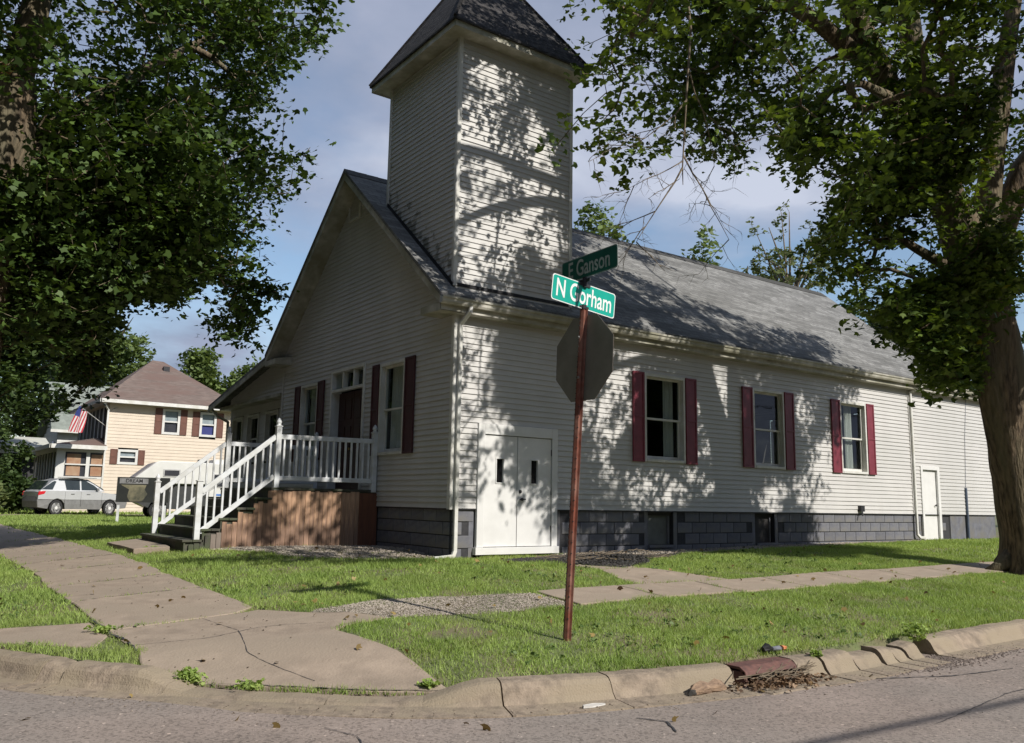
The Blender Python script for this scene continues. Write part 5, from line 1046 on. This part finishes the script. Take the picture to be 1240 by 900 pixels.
# ------------------------------------------------------------------ storm inlet and litter
inl = thing('storm_inlet', 'rusty iron storm inlet in the curb choked with leaves', 'storm drain', (-1.4, -7.42, -.45))
IR = mat('rusted iron', (.16, .075, .06), (.09, .045, .04), .7, 12, .002, 50)
b = MB(); b.prism([(.03, .165), (-.13, .165), (-.19, .13), (-.2, .10), (-.18, .10), (-.12, .14), (.03, .14)], lambda n, z: (-1.755, -7.44+n, -.455+z), lambda n, z: (-1.05, -7.44+n, -.455+z))
hood = b.build('hood', IR, inl, bevel=.003)
b = MB()
for x in (-1.755, -1.44, -1.10): b.box(x, x+.04, -7.62, -7.46, -.47, -.33)
b.build('bars', IR, inl)
b = MB(); b.box(-1.75, -1.05, -7.42, -7.38, -.75, -.3); b.box(-1.75, -1.05, -7.62, -7.42, -.75, -.72); b.build('pit', BLACK, inl)
b = MB(); b.box(-1.8, -1.0, -7.95, -7.64, -.5, -.44); b.build('apron_slab', CURB, inl, bevel=.015)
rg3 = np.random.default_rng(5)
PB = leafmat('dead leaves', (.07, .04, .025), (.30, .20, .12), 0., tint=(.5, .38, .05))
Pl = np.stack([rg3.normal(-1.35, .26, 520), -7.63-np.abs(rg3.normal(0, .11, 520)), -.435+rg3.uniform(0, .06, 520)*rg3.uniform(.2, 1, 520)], 1)
lit = thing('leaf_litter', 'heap of dead leaves and twigs clogging the rusty storm inlet', 'leaf litter', (-1.3, -7.65, -.44), kind='stuff'); leaves('dead_leaves', Pl, .03, 3, .034, PB, lit, rg3, shape='maple')
b = MB(); random.seed(3)
for i in range(46):
    x, y = random.gauss(-1.35, .3), -7.6-abs(random.gauss(0, .08)); a = random.gauss(0, .6); l = random.uniform(.1, .38); b.tube([(x, y, -.42+random.uniform(0, .08)), (x+l*math.cos(a), y+l*.5*math.sin(a), -.40+random.uniform(0, .12))], [.006, .003], 4)
b.build('twigs', TWIG, lit)
Ps = np.stack([rg3.uniform(-6.5, 3.5, 900), np.zeros(900), np.zeros(900)], 1)
idx = rg3.integers(0, len(PATH), 6000); pp = PATH[idx]-NP_[idx]*(.3+np.abs(rg3.normal(0, .16, (6000, 1)))); kk = (pp[:, 0] > -7.5) & (pp[:, 0] < 8); pp = pp[kk][:900]; Ps = np.stack([pp[:, 0], pp[:, 1], np.full(len(pp), -.437)], 1)
pebbles('gutter_grit', Ps, .008, pebmat('grit', (.10, .075, .055), (.34, .28, .22)), 'grit and crumbs lying in the gutter along the curb', seed=3)
P2 = np.stack([rg3.normal(.9, .7, 2600), -7.83+rg3.normal(0, .1, 2600)+.06*rg3.normal(size=2600), np.zeros(2600)], 1); P2[:, 2] = sz(P2[:, 0], P2[:, 1])+.004; P2 = P2[(P2[:, 1] < -7.62)]
pebbles('loose_asphalt', P2, .014, pebmat('crumbled asphalt', (.09, .07, .06), (.27, .22, .19)), 'band of crumbled asphalt beside the broken curb', seed=4)
P3 = np.stack([rg3.uniform(-7, 4, 500), rg3.uniform(-10.5, -7.7, 500), np.zeros(500)], 1); P3[:, 2] = sz(P3[:, 0], P3[:, 1])+.003; P3 = P3[sdist(P3[:, 0], P3[:, 1]) < -.6]; pebbles('street_grit', P3, .007, pebmat('grit two', (.10, .08, .06), (.5, .45, .4)), 'scattered grit on the asphalt street', seed=7)
P4 = np.stack([rg3.uniform(-6, -4.5, 260), rg3.uniform(-5.5, 8, 260), np.zeros(260)], 1); P4[:, 2] = Hn(P4[:, 0], P4[:, 1])+.025; leaf4 = pebbles('path_crumbs', P4, .012, pebmat('crumbs', (.04, .03, .02), (.22, .17, .12)), 'crumbs and leaf scraps on the wide footpath', hscale=.25, seed=8)
lg = thing('wood_chunk', 'rotten orange brown chunk of wood lying in the gutter', 'wood chunk', (-2.2, -7.62, -.44))
b = MB(); b.tube([(-2.44, -7.64, -.425), (-2.38, -7.63, -.41), (-2.3, -7.62, -.402), (-2.22, -7.63, -.41), (-2.12, -7.61, -.405), (-2.03, -7.6, -.415), (-1.98, -7.6, -.43)], [.02, .042, .05, .04, .052, .04, .018], 9, jit=.3); b.build('wood_core', mat('rotten wood', (.33, .225, .15), (.15, .10, .07), .85, 12, .01, 30, stretch=(.6, 3, 3)), lg)
b = MB(); b.tube([(-2.47, -7.64, -.435), (-2.44, -7.64, -.42), (-2.41, -7.635, -.415)], [.01, .026, .03], 7, jit=.3); b.build('charred_end', INT, lg)
tr = thing('litter', 'black and orange scrap of rubbish lying on the grass behind the curb', 'litter', (-.93, -7.28, -.27))
b = MB(); b.tube([(-1.04, -7.26, -.25), (-.98, -7.27, -.235), (-.93, -7.28, -.25)], [.03, .04, .02], 7, jit=.3); b.build('black_scrap', BLACK, tr); b = MB(); b.tube([(-.93, -7.28, -.25), (-.84, -7.29, -.25), (-.8, -7.29, -.26)], [.018, .024, .012], 7, jit=.3); b.build('grey_scrap', mat('grey scrap', (.2, .21, .25), (.12, .13, .15), .6, 9), tr)
b = MB(); b.tube([(-.81, -7.3, -.25), (-.76, -7.3, -.25)], [.028, .02], 7, jit=.3); b.build('orange_scrap', mat('orange scrap', (.6, .22, .1), (.5, .18, .08), .6, 9), tr)
pt = thing('litter', 'flattened white paper scrap lying in the gutter below the sign post', 'litter', (-3.35, -7.5, -.435)); one('paper', mat('dirty paper', (.6, .58, .54), (.45, .43, .4), .9, 9), pt, lambda q: q.prism([(-.12, -.02), (-.03, -.035), (.1, -.02), (.13, .015), (.02, .03), (-.1, .02)], lambda a, c: (-3.35+a, -7.5+c, -.438), lambda a, c: (-3.35+a*.95, -7.5+c*.9, -.427+.006*math.sin(a*40))))

# ------------------------------------------------------------------ overhead cable (casts the long shadow on the street)
cb = thing('overhead_cable', 'black utility cable strung along the street behind the viewer', 'cable', (0, -17.2, 7))
b = MB(); hz = 6.6; yy = -8.98-SUN_TRAVEL[1]*(hz+.47)/math.tan(SUN_EL)
pts = [(x, yy-.045*(x+1)+.0, hz+.0002*(x-0)**2) for x in np.arange(-60, 61, 5)]; b.tube(pts, .035, 8); b.build('cable', BLACK, cb, smooth=True)
# ------------------------------------------------------------------ driveway, house, vehicles
dv = gridmesh('driveway', seq(-30, (-7, 6), (14, 1), (60, 8)), seq(31.2, (33.3, .35)), lambda X, Y: Hn(X, Y)+.02, lambda x, y: x > -8.4, mat('gravel driveway', (.34, .28, .21), (.22, .18, .12), .95, 3, .01, 20, c3=(.16, .17, .07), s3=.5))
CREAM = mat('cream clapboard', (.68, .585, .475), (.62, .53, .43), .6, 2); BROWN = mat('brown shutter', (.16, .065, .045), (.12, .05, .035), .6, 5); BROOF = mat('brown shingles', (.19, .145, .125), (.12, .092, .08), .95, 2.2, .02, 12, stretch=(1, 3, 3), c3=(.15, .10, .085), s3=.5)
GREEN = mat('grey green shingles', (.25, .28, .25), (.17, .19, .17), .95, 2, .02, 12); WHT = mat('white clapboard', (.68, .68, .66), (.6, .6, .58), .6, 2); DKS = mat('dark porch screen', (.03, .03, .035), (.05, .05, .05), .6, 2); BLIND = mat('pale blinds', (.30, .36, .38), (.2, .24, .27), .7, 3); DKG = mat('dark window', (.03, .035, .045), (.06, .06, .07), .15, 2, spec=.8)
HX, HY = 1.65, 38.24; HZ = .1
house = thing('house', 'cream two storey house with brown shutters and a brown hip roof', 'house', (HX, HY, HZ))
FH = lambda u, n, z: (u, HY-n, z); FHL = lambda u, n, z: (HX-n, u, z)
def sideg(fr, u0, u1, z0, z1, mt, par, opens=(), ex=.18):
    b = MB(); siding(b, fr, z0, z1, lambda z: u0, lambda z: u1, opens, ex); return b.build('siding', mt, par, kind='stuff')
HR = 8.6; ez = 6.22
HW = [(4.47, 5.44, 4.57, 6.02), (6.55, 7.50, 4.55, 5.98), (2.28, 3.32, 2.79, 3.61)]
sideg(FH, HX, HR, HZ, ez, CREAM, house, HW); sideg(FHL, HY, HY+8.5, HZ, ez, CREAM, house)
one('inner_shell', INT, house, lambda q: (q.box(HX+.3, HR, HY+.3, HY+8.5, HZ, ez), ))
def hwin(fr, u0, u1, z0, z1, par, sh=None, top=BLIND, bot=DKG, cas=.13):
    b = MB(); c = cas; b.fbox(fr, u0, u0+c, -.02, .05, z0, z1); b.fbox(fr, u1-c, u1, -.02, .05, z0, z1); b.fbox(fr, u0+c, u1-c, -.02, .05, z0, z0+c); b.fbox(fr, u0+c, u1-c, -.02, .05, z1-c, z1); zm = (z0+z1)/2; b.fbox(fr, u0+c, u1-c, -.05, .02, zm-.04, zm+.04)
    w = b.build('window', WHT, par); one('pane', top, w, lambda q: q.fbox(fr, u0+c, u1-c, -.08, -.06, zm, z1-c)); one('pane', bot, w, lambda q: q.fbox(fr, u0+c, u1-c, -.1, -.08, z0+c, zm))
    if sh:
        for s0, s1 in sh: shutter(fr, s0, s1, z0-.0, z1+.0, par, BROWN)
hwin(FH, *HW[0], house, [(4.07, 4.46), (5.45, 5.83)]); hwin(FH, *HW[1], house, [(6.14, 6.54), (7.51, 7.9)], bot=mat('blue curtain', (.04, .05, .2), rough=.8)); hwin(FH, *HW[2], house, [(1.9, 2.26), (3.33, 3.68)], top=BLIND)
# hip roof with eaves
b = MB(); e0, e1, f0, f1 = HX-.5, HR+.5, HY-.5, HY+9; cxh, az = 5.0, 9.35
b.add([(e0, f0, ez), (e1, f0, ez), (e1, f1, ez), (e0, f1, ez), (e0, f0, ez+.06), (e1, f0, ez+.06), (e1, f1, ez+.06), (e0, f1, ez+.06), (cxh-.35, HY+4.2, az), (cxh+.35, HY+4.4, az)], [(3, 2, 1, 0), (0, 1, 5, 4), (1, 2, 6, 5), (2, 3, 7, 6), (3, 0, 4, 7), (4, 5, 9, 8), (5, 6, 9), (6, 7, 8, 9), (7, 4, 8)])
hr = roofpart('roof', b, BROOF, house)
one('roof_vent', DARKM, hr, lambda q: q.box(cxh+.1, cxh+.45, HY+3.2, HY+3.5, az-.75, az-.45))
b = MB(); b.box(e0-.05, e1+.05, f0-.08, f0-.001, ez-.12, ez+.07); b.box(e0-.08, e0-.001, f0-.08, f1, ez-.12, ez+.07); b.box(e0, e1, f0, HY, ez-.1, ez-.06); b.box(e0, HX, HY, f1, ez-.1, ez-.06); b.build('gutter', TRIM, house)
b = MB(); b.bar((e0+.1, f0, ez-.08), (HX-.05, HY-.12, ez-.5), .09, .09, up=(0, 0, 1)); b.bar((HX-.05, HY-.12, ez-.45), (HX-.05, HY-.12, HZ+.1), .09, .09, up=(0, 1, 0)); b.build('downspout', TRIM, house)
# dark upper porch face and enclosed sun porch
b = MB(); b.box(HX-.12, HX-.03, HY+.5, HY+8.2, 4.2, 5.9); up_ = b.build('upper_porch_screen', DKS, house)
for k in range(7): one('mullion', WHT, up_, lambda q: q.box(HX-.16, HX-.121, HY+.6+k*1.1, HY+.72+k*1.1, 4.2, 5.9))
PX0 = -.72; sunp = MB(); sunp.box(PX0+.15, HX-.05, HY+.0, HY+7.9, HZ, 3.6); sp_o = sunp.build('sun_porch', INT, house)
FP = lambda u, n, z: (u, HY-.1-n, z); FPL = lambda u, n, z: (PX0-n, u, z)
b = MB(); b.fbox(FP, PX0, PX0+.42, -.05, .03, HZ, 3.62); b.fbox(FP, .72, .9, -.05, .028, 2.0, 3.35); b.fbox(FP, PX0+.42, HX-.08, -.05, .026, 3.35, 3.62); b.fbox(FP, PX0+.42, HX-.08, -.05, .026, 1.95, 2.06); b.build('porch_trim', WHT, sp_o)
sideg(FP, PX0+.42, HX-.1, HZ, 1.95, CREAM, sp_o)
for u0, u1 in ((-.28, .72), (.9, HX-.1)):
    hb = MB(); hb.fbox(FP, u0, u1, -.03, .035, 2.66, 2.73); w_ = hb.build('window', WHT, sp_o); one('pane', DKG, w_, lambda q: q.fbox(FP, u0, u1, -.08, -.06, 2.06, 3.35)); one('curtain', mat('warm curtain', (.42, .30, .20), (.3, .14, .08), .9, 1.2), w_, lambda q: q.fbox(FP, u0+.08, u0+.75, -.058, -.05, 2.1, 3.25))
b = MB(); b.fbox(FPL, HY-.05, HY+8, -.05, .0, 3.35, 3.62); b.fbox(FPL, HY-.05, HY+8, -.05, .0, HZ, 1.9)
for k in range(9): b.fbox(FPL, HY-.05+k*1.0, HY+.12+k*1.0, -.05, .01, 1.9, 3.35)
b.build('porch_trim', WHT, sp_o)
b = MB(); p0, p1, q0, q1 = PX0-.35, HX-.02, HY-.5, HY+8.4; b.add([(p0, q0, 3.62), (p1, q0, 3.62), (p1, q1, 3.62), (p0, q1, 3.62), (p0, q0, 3.7), (p1, q0, 3.7), (p1, q1, 3.7), (p0, q1, 3.7), (p1, HY+1.4, 4.28), (p1, HY+6.4, 4.28)], [(3, 2, 1, 0), (0, 1, 5, 4), (2, 3, 7, 6), (3, 0, 4, 7), (4, 5, 8), (4, 8, 9, 7), (6, 7, 9), (1, 2, 6, 9, 8, 5)]); roofpart('porch_roof', b, BROOF, house)
b = MB(); b.box(p0-.05, p1, q0-.08, q0-.001, 3.5, 3.72); b.box(p0-.08, p0-.001, q0-.08, q1, 3.5, 3.72); b.build('porch_gutter', TRIM, house)
# flag on an angled pole
fl = thing('flag', 'striped red white and blue flag hanging from an angled pole on the cream house', 'flag', (.4, 36, 5)); FR = mat('flag red', (.55, .05, .07), rough=.8); FW = mat('flag white', (.75, .73, .72), rough=.8); FB = mat('flag blue', (.03, .05, .22), rough=.8)
one('pole', WHT, fl, lambda q: q.tube([(1.6, 38.5, 4.85), (-.35, 35.6, 5.65)], .02, 6))
b = MB(); pa = Vector((.35, 36.6, 5.33)); pb_ = Vector((-.3, 35.65, 5.62))
for i in range(13):
    for j in range(8):
        V = []
        for (a, c) in ((i, j), (i+1, j), (i+1, j+1), (i, j+1)):
            t = a/13; h = c/8; p = pa.lerp(pb_, .08+.85*t); p = p+Vector((-.25*h-.12*h*t+.05*math.sin(t*9+h*3), -.1*h, -1.35*h*(.8+.2*t))); p = p+(Vector((-.15, .1, 0))-Vector((0, 0, 0)))*h*(1-t)*-.4; V.append(p)
        b.add(V, [(0, 1, 2, 3)], 2 if (i > 6 and j < 3) else i % 2)
b.build('cloth', [FR, FW, FB], fl)
# white house with green roof behind
h2 = thing('house', 'white house with a grey green roof half hidden by the dark maple leaves', 'house', (3, 57, .1))
b = MB(); FH2 = lambda u, n, z: (u, 57.2-n, z); siding(b, FH2, .1, 5.72, lambda z: 1.9, lambda z: 9, (), .2); siding(b, lambda u, n, z: (1.9-n, u, z), .1, 5.8, lambda z: 57.2, lambda z: 64, (), .2); b.build('siding', WHT, h2, kind='stuff')
b = MB(); p = [(1.4, 56.7, 5.7), (9.3, 56.7, 5.7), (9.3, 60.4, 9.6), (1.4, 60.4, 9.6)]; b.hexa([(x, y, z-.1) for x, y, z in p]+p); p = [(1.4, 64.1, 5.7), (9.3, 64.1, 5.7), (9.3, 60.4, 9.6), (1.4, 60.4, 9.6)]; b.hexa([(x, y, z-.1) for x, y, z in p]+p); roofpart('roof', b, GREEN, h2)
one('gutter', TRIM, h2, lambda q: q.box(1.35, 9.3, 56.6, 56.69, 5.55, 5.75)); one('gable_wall', WHT, h2, lambda q: q.add([(1.95, 57.2, 5.7), (1.95, 63.8, 5.7), (1.95, 60.4, 9.3)], [(0, 1, 2)]))
one('window', DKG, h2, lambda q: q.box(1.85, 1.88, 58.3, 59.2, 3.6, 5.0)); one('lamp', DARKM, h2, lambda q: q.box(4.1, 4.35, 57.05, 57.15, 4.9, 5.2))
h3 = thing('garage', 'low shed with a pale roof between the shrubs and the cream house', 'shed', (-4, 60, .1))
one('shed_roof', mat('pale roof', (.5, .5, .44), (.42, .42, .38), .9, 2), h3, lambda q: q.hexa([(-3.4, 52, 4.1), (1.0, 52, 3.9), (1.0, 56, 4.9), (-3.4, 56, 4.9), (-3.4, 52, 4.25), (1.0, 52, 4.05), (1.0, 56, 5.05), (-3.4, 56, 5.05)])); one('shed_wall', DKS, h3, lambda q: q.box(-3.1, .8, 52.5, 56, .1, 4)); one('fascia', WHT, h3, lambda q: q.box(-3.4, 1, 51.95, 51.99, 3.7, 4.02))

# car builder: lofted body from a side outline
def wheel(par, c, r=.34, w=.2, rim=None):
    b = MB(); b.lathe(c, [(r*.66, -w/2), (r*.94, -w/2), (r, -w/2+.03), (r, w/2-.03), (r*.94, w/2), (r*.66, w/2)], 24, 'y'); t = b.build('wheel', BLACK, par, smooth=False)
    b = MB()
    for k in range(6):
        a = k*math.pi/3; d = Vector((math.cos(a), 0, math.sin(a))); c_ = Vector(c)+Vector((0, -w/2+.015, 0)); b.bar(c_+d*.05, c_+d*r*.64, .085, .03, up=(0, 1, 0))
    b.lathe((c[0], c[1]-w/2+.01, c[2]), [(.075, -.02), (.075, .02)], 12, 'y'); b.lathe((c[0], c[1]-w/2+.02, c[2]), [(r*.68, -.02), (r*.68, .02), (r*.58, .02), (r*.58, -.02)], 20, 'y')
    b.build('rim', rim or mat('alloy rim', (.75, .75, .75), (.68, .68, .68), .4, 4), t)
    b = MB(); b.lathe((c[0], c[1]-w/2+.05, c[2]), [(r*.6, -.005), (r*.6, .005)], 16, 'y'); b.build('brake_disc', DARKM, t); return t
def loft(b, sections, mi=0):
    n = len(sections[0]); k0 = len(b.v)
    for s_ in sections: b.v += [tuple(p) for p in s_]
    for i in range(len(sections)-1):
        for j in range(n): b.f.append((k0+i*n+j, k0+i*n+(j+1) % n, k0+(i+1)*n+(j+1) % n, k0+(i+1)*n+j)); b.mi.append(mi)
    b.f.append(tuple(k0+j for j in range(n))[::-1]); b.f.append(tuple(k0+(len(sections)-1)*n+j for j in range(n))); b.mi += [mi, mi]
SILV = mat('silver car paint', (.60, .61, .62), (.56, .57, .58), .3, 2, metal=.25, coat=.6); LOWG = mat('grey lower cladding', (.22, .22, .22), (.17, .17, .17), .5, 5); CGL = mat('car glass', (.02, .028, .03), (.03, .04, .042), .06, 2, spec=.9)
car = thing('parked_car', 'silver grey crossover car parked on the driveway in front of the cream house', 'car', (-.62, 33.0, .13))
carparts = []
def cpart(name, b, mt, par=None, **k):
    o = b.build(name, mt, par or car, org=(0, 0, 0) if par is None else None, **k); return o
WO[car.name] = Vector((0, 0, 0))                         # build around the origin, the Empty then carries it into place
# x forward, y to the car's left, z up; length 4.7
lo_ = [(-2.32, .36), (-2.36, .62), (-2.30, .98), (2.05, .98), (2.28, .82), (2.36, .58), (2.30, .34), (1.85, .30), (1.79, .52), (1.62, .68), (1.40, .73), (1.18, .68), (1.01, .52), (.95, .28), (-.95, .28), (-1.01, .52), (-1.18, .68), (-1.40, .73), (-1.62, .68), (-1.79, .52), (-1.85, .30)]
b = MB(); secs = []
for y, k, dz in ((-.92, .985, 0), (-.9, 1., 0), (-.5, 1.01, .0), (.5, 1.01, 0), (.9, 1., 0), (.92, .985, 0)): secs.append([(x*k, y*(1.0 if .5 < z < .9 else .975), z) for x, z in lo_])
loft(b, secs); low = cpart('lower_body', b, LOWG)
up2 = [(-2.34, .70), (-2.33, 1.0), (-2.18, 1.08), (.85, 1.05), (1.55, .98), (2.08, .86), (2.3, .72), (1.62, .70), (1.4, .76), (1.18, .70), (-1.18, .70), (-1.4, .76), (-1.62, .70)]
b = MB(); loft(b, [[(x*.985, -.935, z) for x, z in up2], [(x, -.925, z) for x, z in up2], [(x*1.005, -.4, z+.03*(z > .9)) for x, z in up2], [(x*1.005, .4, z+.03*(z > .9)) for x, z in up2], [(x, .925, z) for x, z in up2], [(x*.985, .935, z) for x, z in up2]]); body = cpart('body', b, SILV)
gh = [(-2.26, 1.05), (-1.62, 1.5), (-1.15, 1.62), (-.35, 1.66), (.1, 1.6), (.62, 1.36), (1.12, 1.07)]; 
b = MB(); loft(b, [[(x, -.86+max(0, z-1.06)*.32, z) for x, z in gh], [(x, .86-max(0, z-1.06)*.32, z) for x, z in gh]]); cpart('cabin', b, SILV, bevel=.02)
yy_ = lambda z: -.868+max(0, z-1.06)*.32
def glz(name, pts, par=None):
    for s_ in (1, -1):
        b = MB(); b.prism(pts, lambda x, z: (x, s_*(yy_(z)), z), lambda x, z: (x, s_*(yy_(z)+.012), z)); cpart(name, b, CGL)
glz('side_window', [(-.92, 1.12), (-1.0, 1.5), (-.98, 1.54), (-.22, 1.57), (-.22, 1.12)]); glz('side_window', [(-.14, 1.12), (-.14, 1.57), (.08, 1.54), (.55, 1.33), (.84, 1.12)])
glz('quarter_window', [(-2.16, 1.12), (-1.62, 1.46), (-1.5, 1.5), (-1.42, 1.47), (-1.62, 1.12)])
b = MB(); b.hexa([(.18, -.66, 1.585), (1.0, -.82, 1.15), (1.0, .82, 1.15), (.18, .66, 1.585), (.2, -.66, 1.605), (1.06, -.82, 1.17), (1.06, .82, 1.17), (.2, .66, 1.605)]); cpart('windscreen', b, CGL)
b = MB(); b.hexa([(-2.16, -.8, 1.12), (-1.8, -.7, 1.48), (-1.8, .7, 1.48), (-2.16, .8, 1.12), (-2.19, -.8, 1.13), (-1.83, -.7, 1.5), (-1.83, .7, 1.5), (-2.19, .8, 1.13)]); cpart('rear_window', b, CGL)
for s_ in (-1, 1):
    b = MB(); b.prism([(-2.36, .86), (-2.33, 1.04), (-1.98, 1.05), (-2.05, .93)], lambda x, z: (x, s_*.9, z), lambda x, z: (x, s_*.945, z)); cpart('tail_light', b, mat('red lamp', (.6, .02, .03), rough=.2), bevel=.01)
    b = MB(); b.prism([(2.31, .68), (2.24, .8), (2.0, .83), (2.05, .7)], lambda x, z: (x, s_*.72, z), lambda x, z: (x, s_*.935, z)); cpart('headlight', b, mat('lamp glass', (.6, .55, .45), rough=.15))
    b = MB(); b.box(.62, .74, s_*.9-.1*(s_ < 0), s_*.9+.1*(s_ > 0), 1.1, 1.22); cpart('mirror', b, LOWG, bevel=.015)
    for x in (-.62, .2): b = MB(); b.box(x-.09, x+.09, s_*.945-.012, s_*.945+.012, .93, .96); cpart('door_handle', b, LOWG)
for x in (-1.4, 1.4):
    for y in (-.83, .83): wheel(car, (x, y, .34), .34, .21)
b = MB()
for x in (-.18, .93, -1.0): b.box(x-.004, x+.004, -.94, -.9335, .4, 1.04)
cpart('door_seams', b, BLACK); b = MB(); b.box(-1.3, .6, -.9, -.55, 1.655, 1.675); cpart('roof_rail', b, LOWG)
car.location = (-.4, 33.2, .12); car.rotation_euler.z = R(14); car.scale = (.88, .96, 1.06)
# pickup with slide in camper, nose to the left
RVW = mat('camper white', (.72, .72, .70), (.64, .64, .62), .5, 2); rv = thing('camper_truck', 'white truck camper with overhanging cab bunk parked behind the porch railing', 'camper', (2, 30, .1)); WO[rv.name] = Vector((0, 0, 0))
b = MB(); pr = [(-2.6, .75), (-2.65, 1.05), (-2.45, 1.15), (-1.3, 1.2), (-.95, 1.65), (.3, 1.7), (.3, 1.15), (3.0, 1.15), (3.0, .55), (2.2, .5), (2.1, .75), (1.8, .85), (1.5, .75), (1.4, .45), (-1.3, .45), (-1.4, .75), (-1.7, .85), (-2.0, .75), (-2.1, .5)]
loft(b, [[(x, y, z) for x, z in pr] for y in (-.95, -.9, .9, .95)]); tb_ = cpart('truck_body', b, mat('dark truck paint', (.05, .055, .06), (.07, .07, .07), .35, 3, coat=.4), rv)
for o in (tb_,): pass
b = MB(); cp = [(-2.75, 1.62), (-2.75, 1.85), (-1.9, 2.62), (-1.7, 2.68), (3.3, 2.62), (3.3, .55), (.35, .55), (.35, 1.62)]; loft(b, [[(x, y, z) for x, z in cp] for y in (-1.08, 1.08)]); cb_ = cpart('camper_box', b, RVW, rv, bevel=.03)
def rwin(x0, x1, z0, z1, y=-1.082):
    b = MB(); b.box(x0-.05, x1+.05, y-.02, y, z0-.05, z1+.05); w = b.build('window', mat('pale window frame', (.5, .5, .5), rough=.4), rv, org=(0, 0, 0)); b = MB(); b.box(x0, x1, y-.03, y-.021, z0, z1); b.build('pane', DKG, w, org=(0, 0, 0))
rwin(-1.55, -.95, 2.0, 2.25); rwin(.55, .95, 1.55, 2.1); rwin(1.1, 1.5, 1.55, 2.1); rwin(1.62, 2.0, 1.55, 2.1)
b = MB(); b.hexa([(-2.78, -1.0, 1.8), (-1.95, -1.0, 2.56), (-1.95, 1, 2.56), (-2.78, 1, 1.8), (-2.82, -1.0, 1.84), (-1.99, -1.0, 2.6), (-1.99, 1, 2.6), (-2.82, 1, 1.84)]); cpart('bunk_cover', b, mat('grey tarp', (.3, .28, .28), rough=.8), rv)
b = MB(); b.box(.5, 2.9, -1.092, -1.084, .98, 1.04); b.box(.6, 1.9, -1.091, -1.084, 1.1, 1.2); cpart('blue_stripe', b, mat('blue stripe', (.12, .25, .6), rough=.5), rv); b = MB(); b.box(.0, .35, -.2, .2, 2.68, 2.85); cpart('roof_hatch', b, DARKM, rv); b = MB(); b.box(.6, 2.1, -.7, .7, 2.66, 2.86); cpart('roof_unit', b, RVW, rv)
for x in (-1.7, 1.8):
    for y in (-.86, .86): wheel(rv, (x, y, .38), .38, .24)
rv.location = (3.6, 27.6, .12); rv.scale.z = .93; rv.rotation_euler.z = R(-6)
# dark notice board on a white leg
ns = thing('notice_board', 'dark notice board with faded lettering standing on the grass left of the stairs', 'sign board', (-1.2, 19.6, .1)); q_ = Vector((1.5, -.55, 0)).normalized(); nq = Vector((-q_.y, q_.x, 0))*-1
bo = Vector((-1.36, 19.6, 0)); fr_ = lambda u, n, z: tuple(bo+q_*u+nq*n*-1*-1+Vector((0, 0, z)))
one('leg', WHITEV, ns, lambda q: (q.fbox(fr_, .05, .13, -.05, .03, .0, .76), q.fbox(fr_, 1.55, 1.63, -.05, .03, .0, .76))); bd = one('board', mat('black board face', (.02, .022, .022), (.03, .033, .03), .5, 3), ns, lambda q: q.fbox(fr_, 0, 1.7, -.06, .04, .86, 1.72))
one('header', mat('grey header', (.30, .30, .31), (.20, .2, .2), .6, 6), bd, lambda q: q.fbox(fr_, .08, 1.0, .041, .046, 1.5, 1.68)); one('picture_panel', mat('faded picture', (.30, .27, .17), (.04, .045, .035), .6, 1.6), bd, lambda q: q.prism([(.12, 1.46), (.95, 1.46), (.9, 1.3), (1.0, 1.15), (.85, .9), (.45, .88), (.35, 1.05), (.4, 1.3)], lambda u, z: fr_(u, .041, z), lambda u, z: fr_(u, .045, z)))
text('DREAM', .17, Vector(fr_(.55, .05, 1.59)), q_, (0, 0, 1), BLACK, 'lettering', bd, 1.)
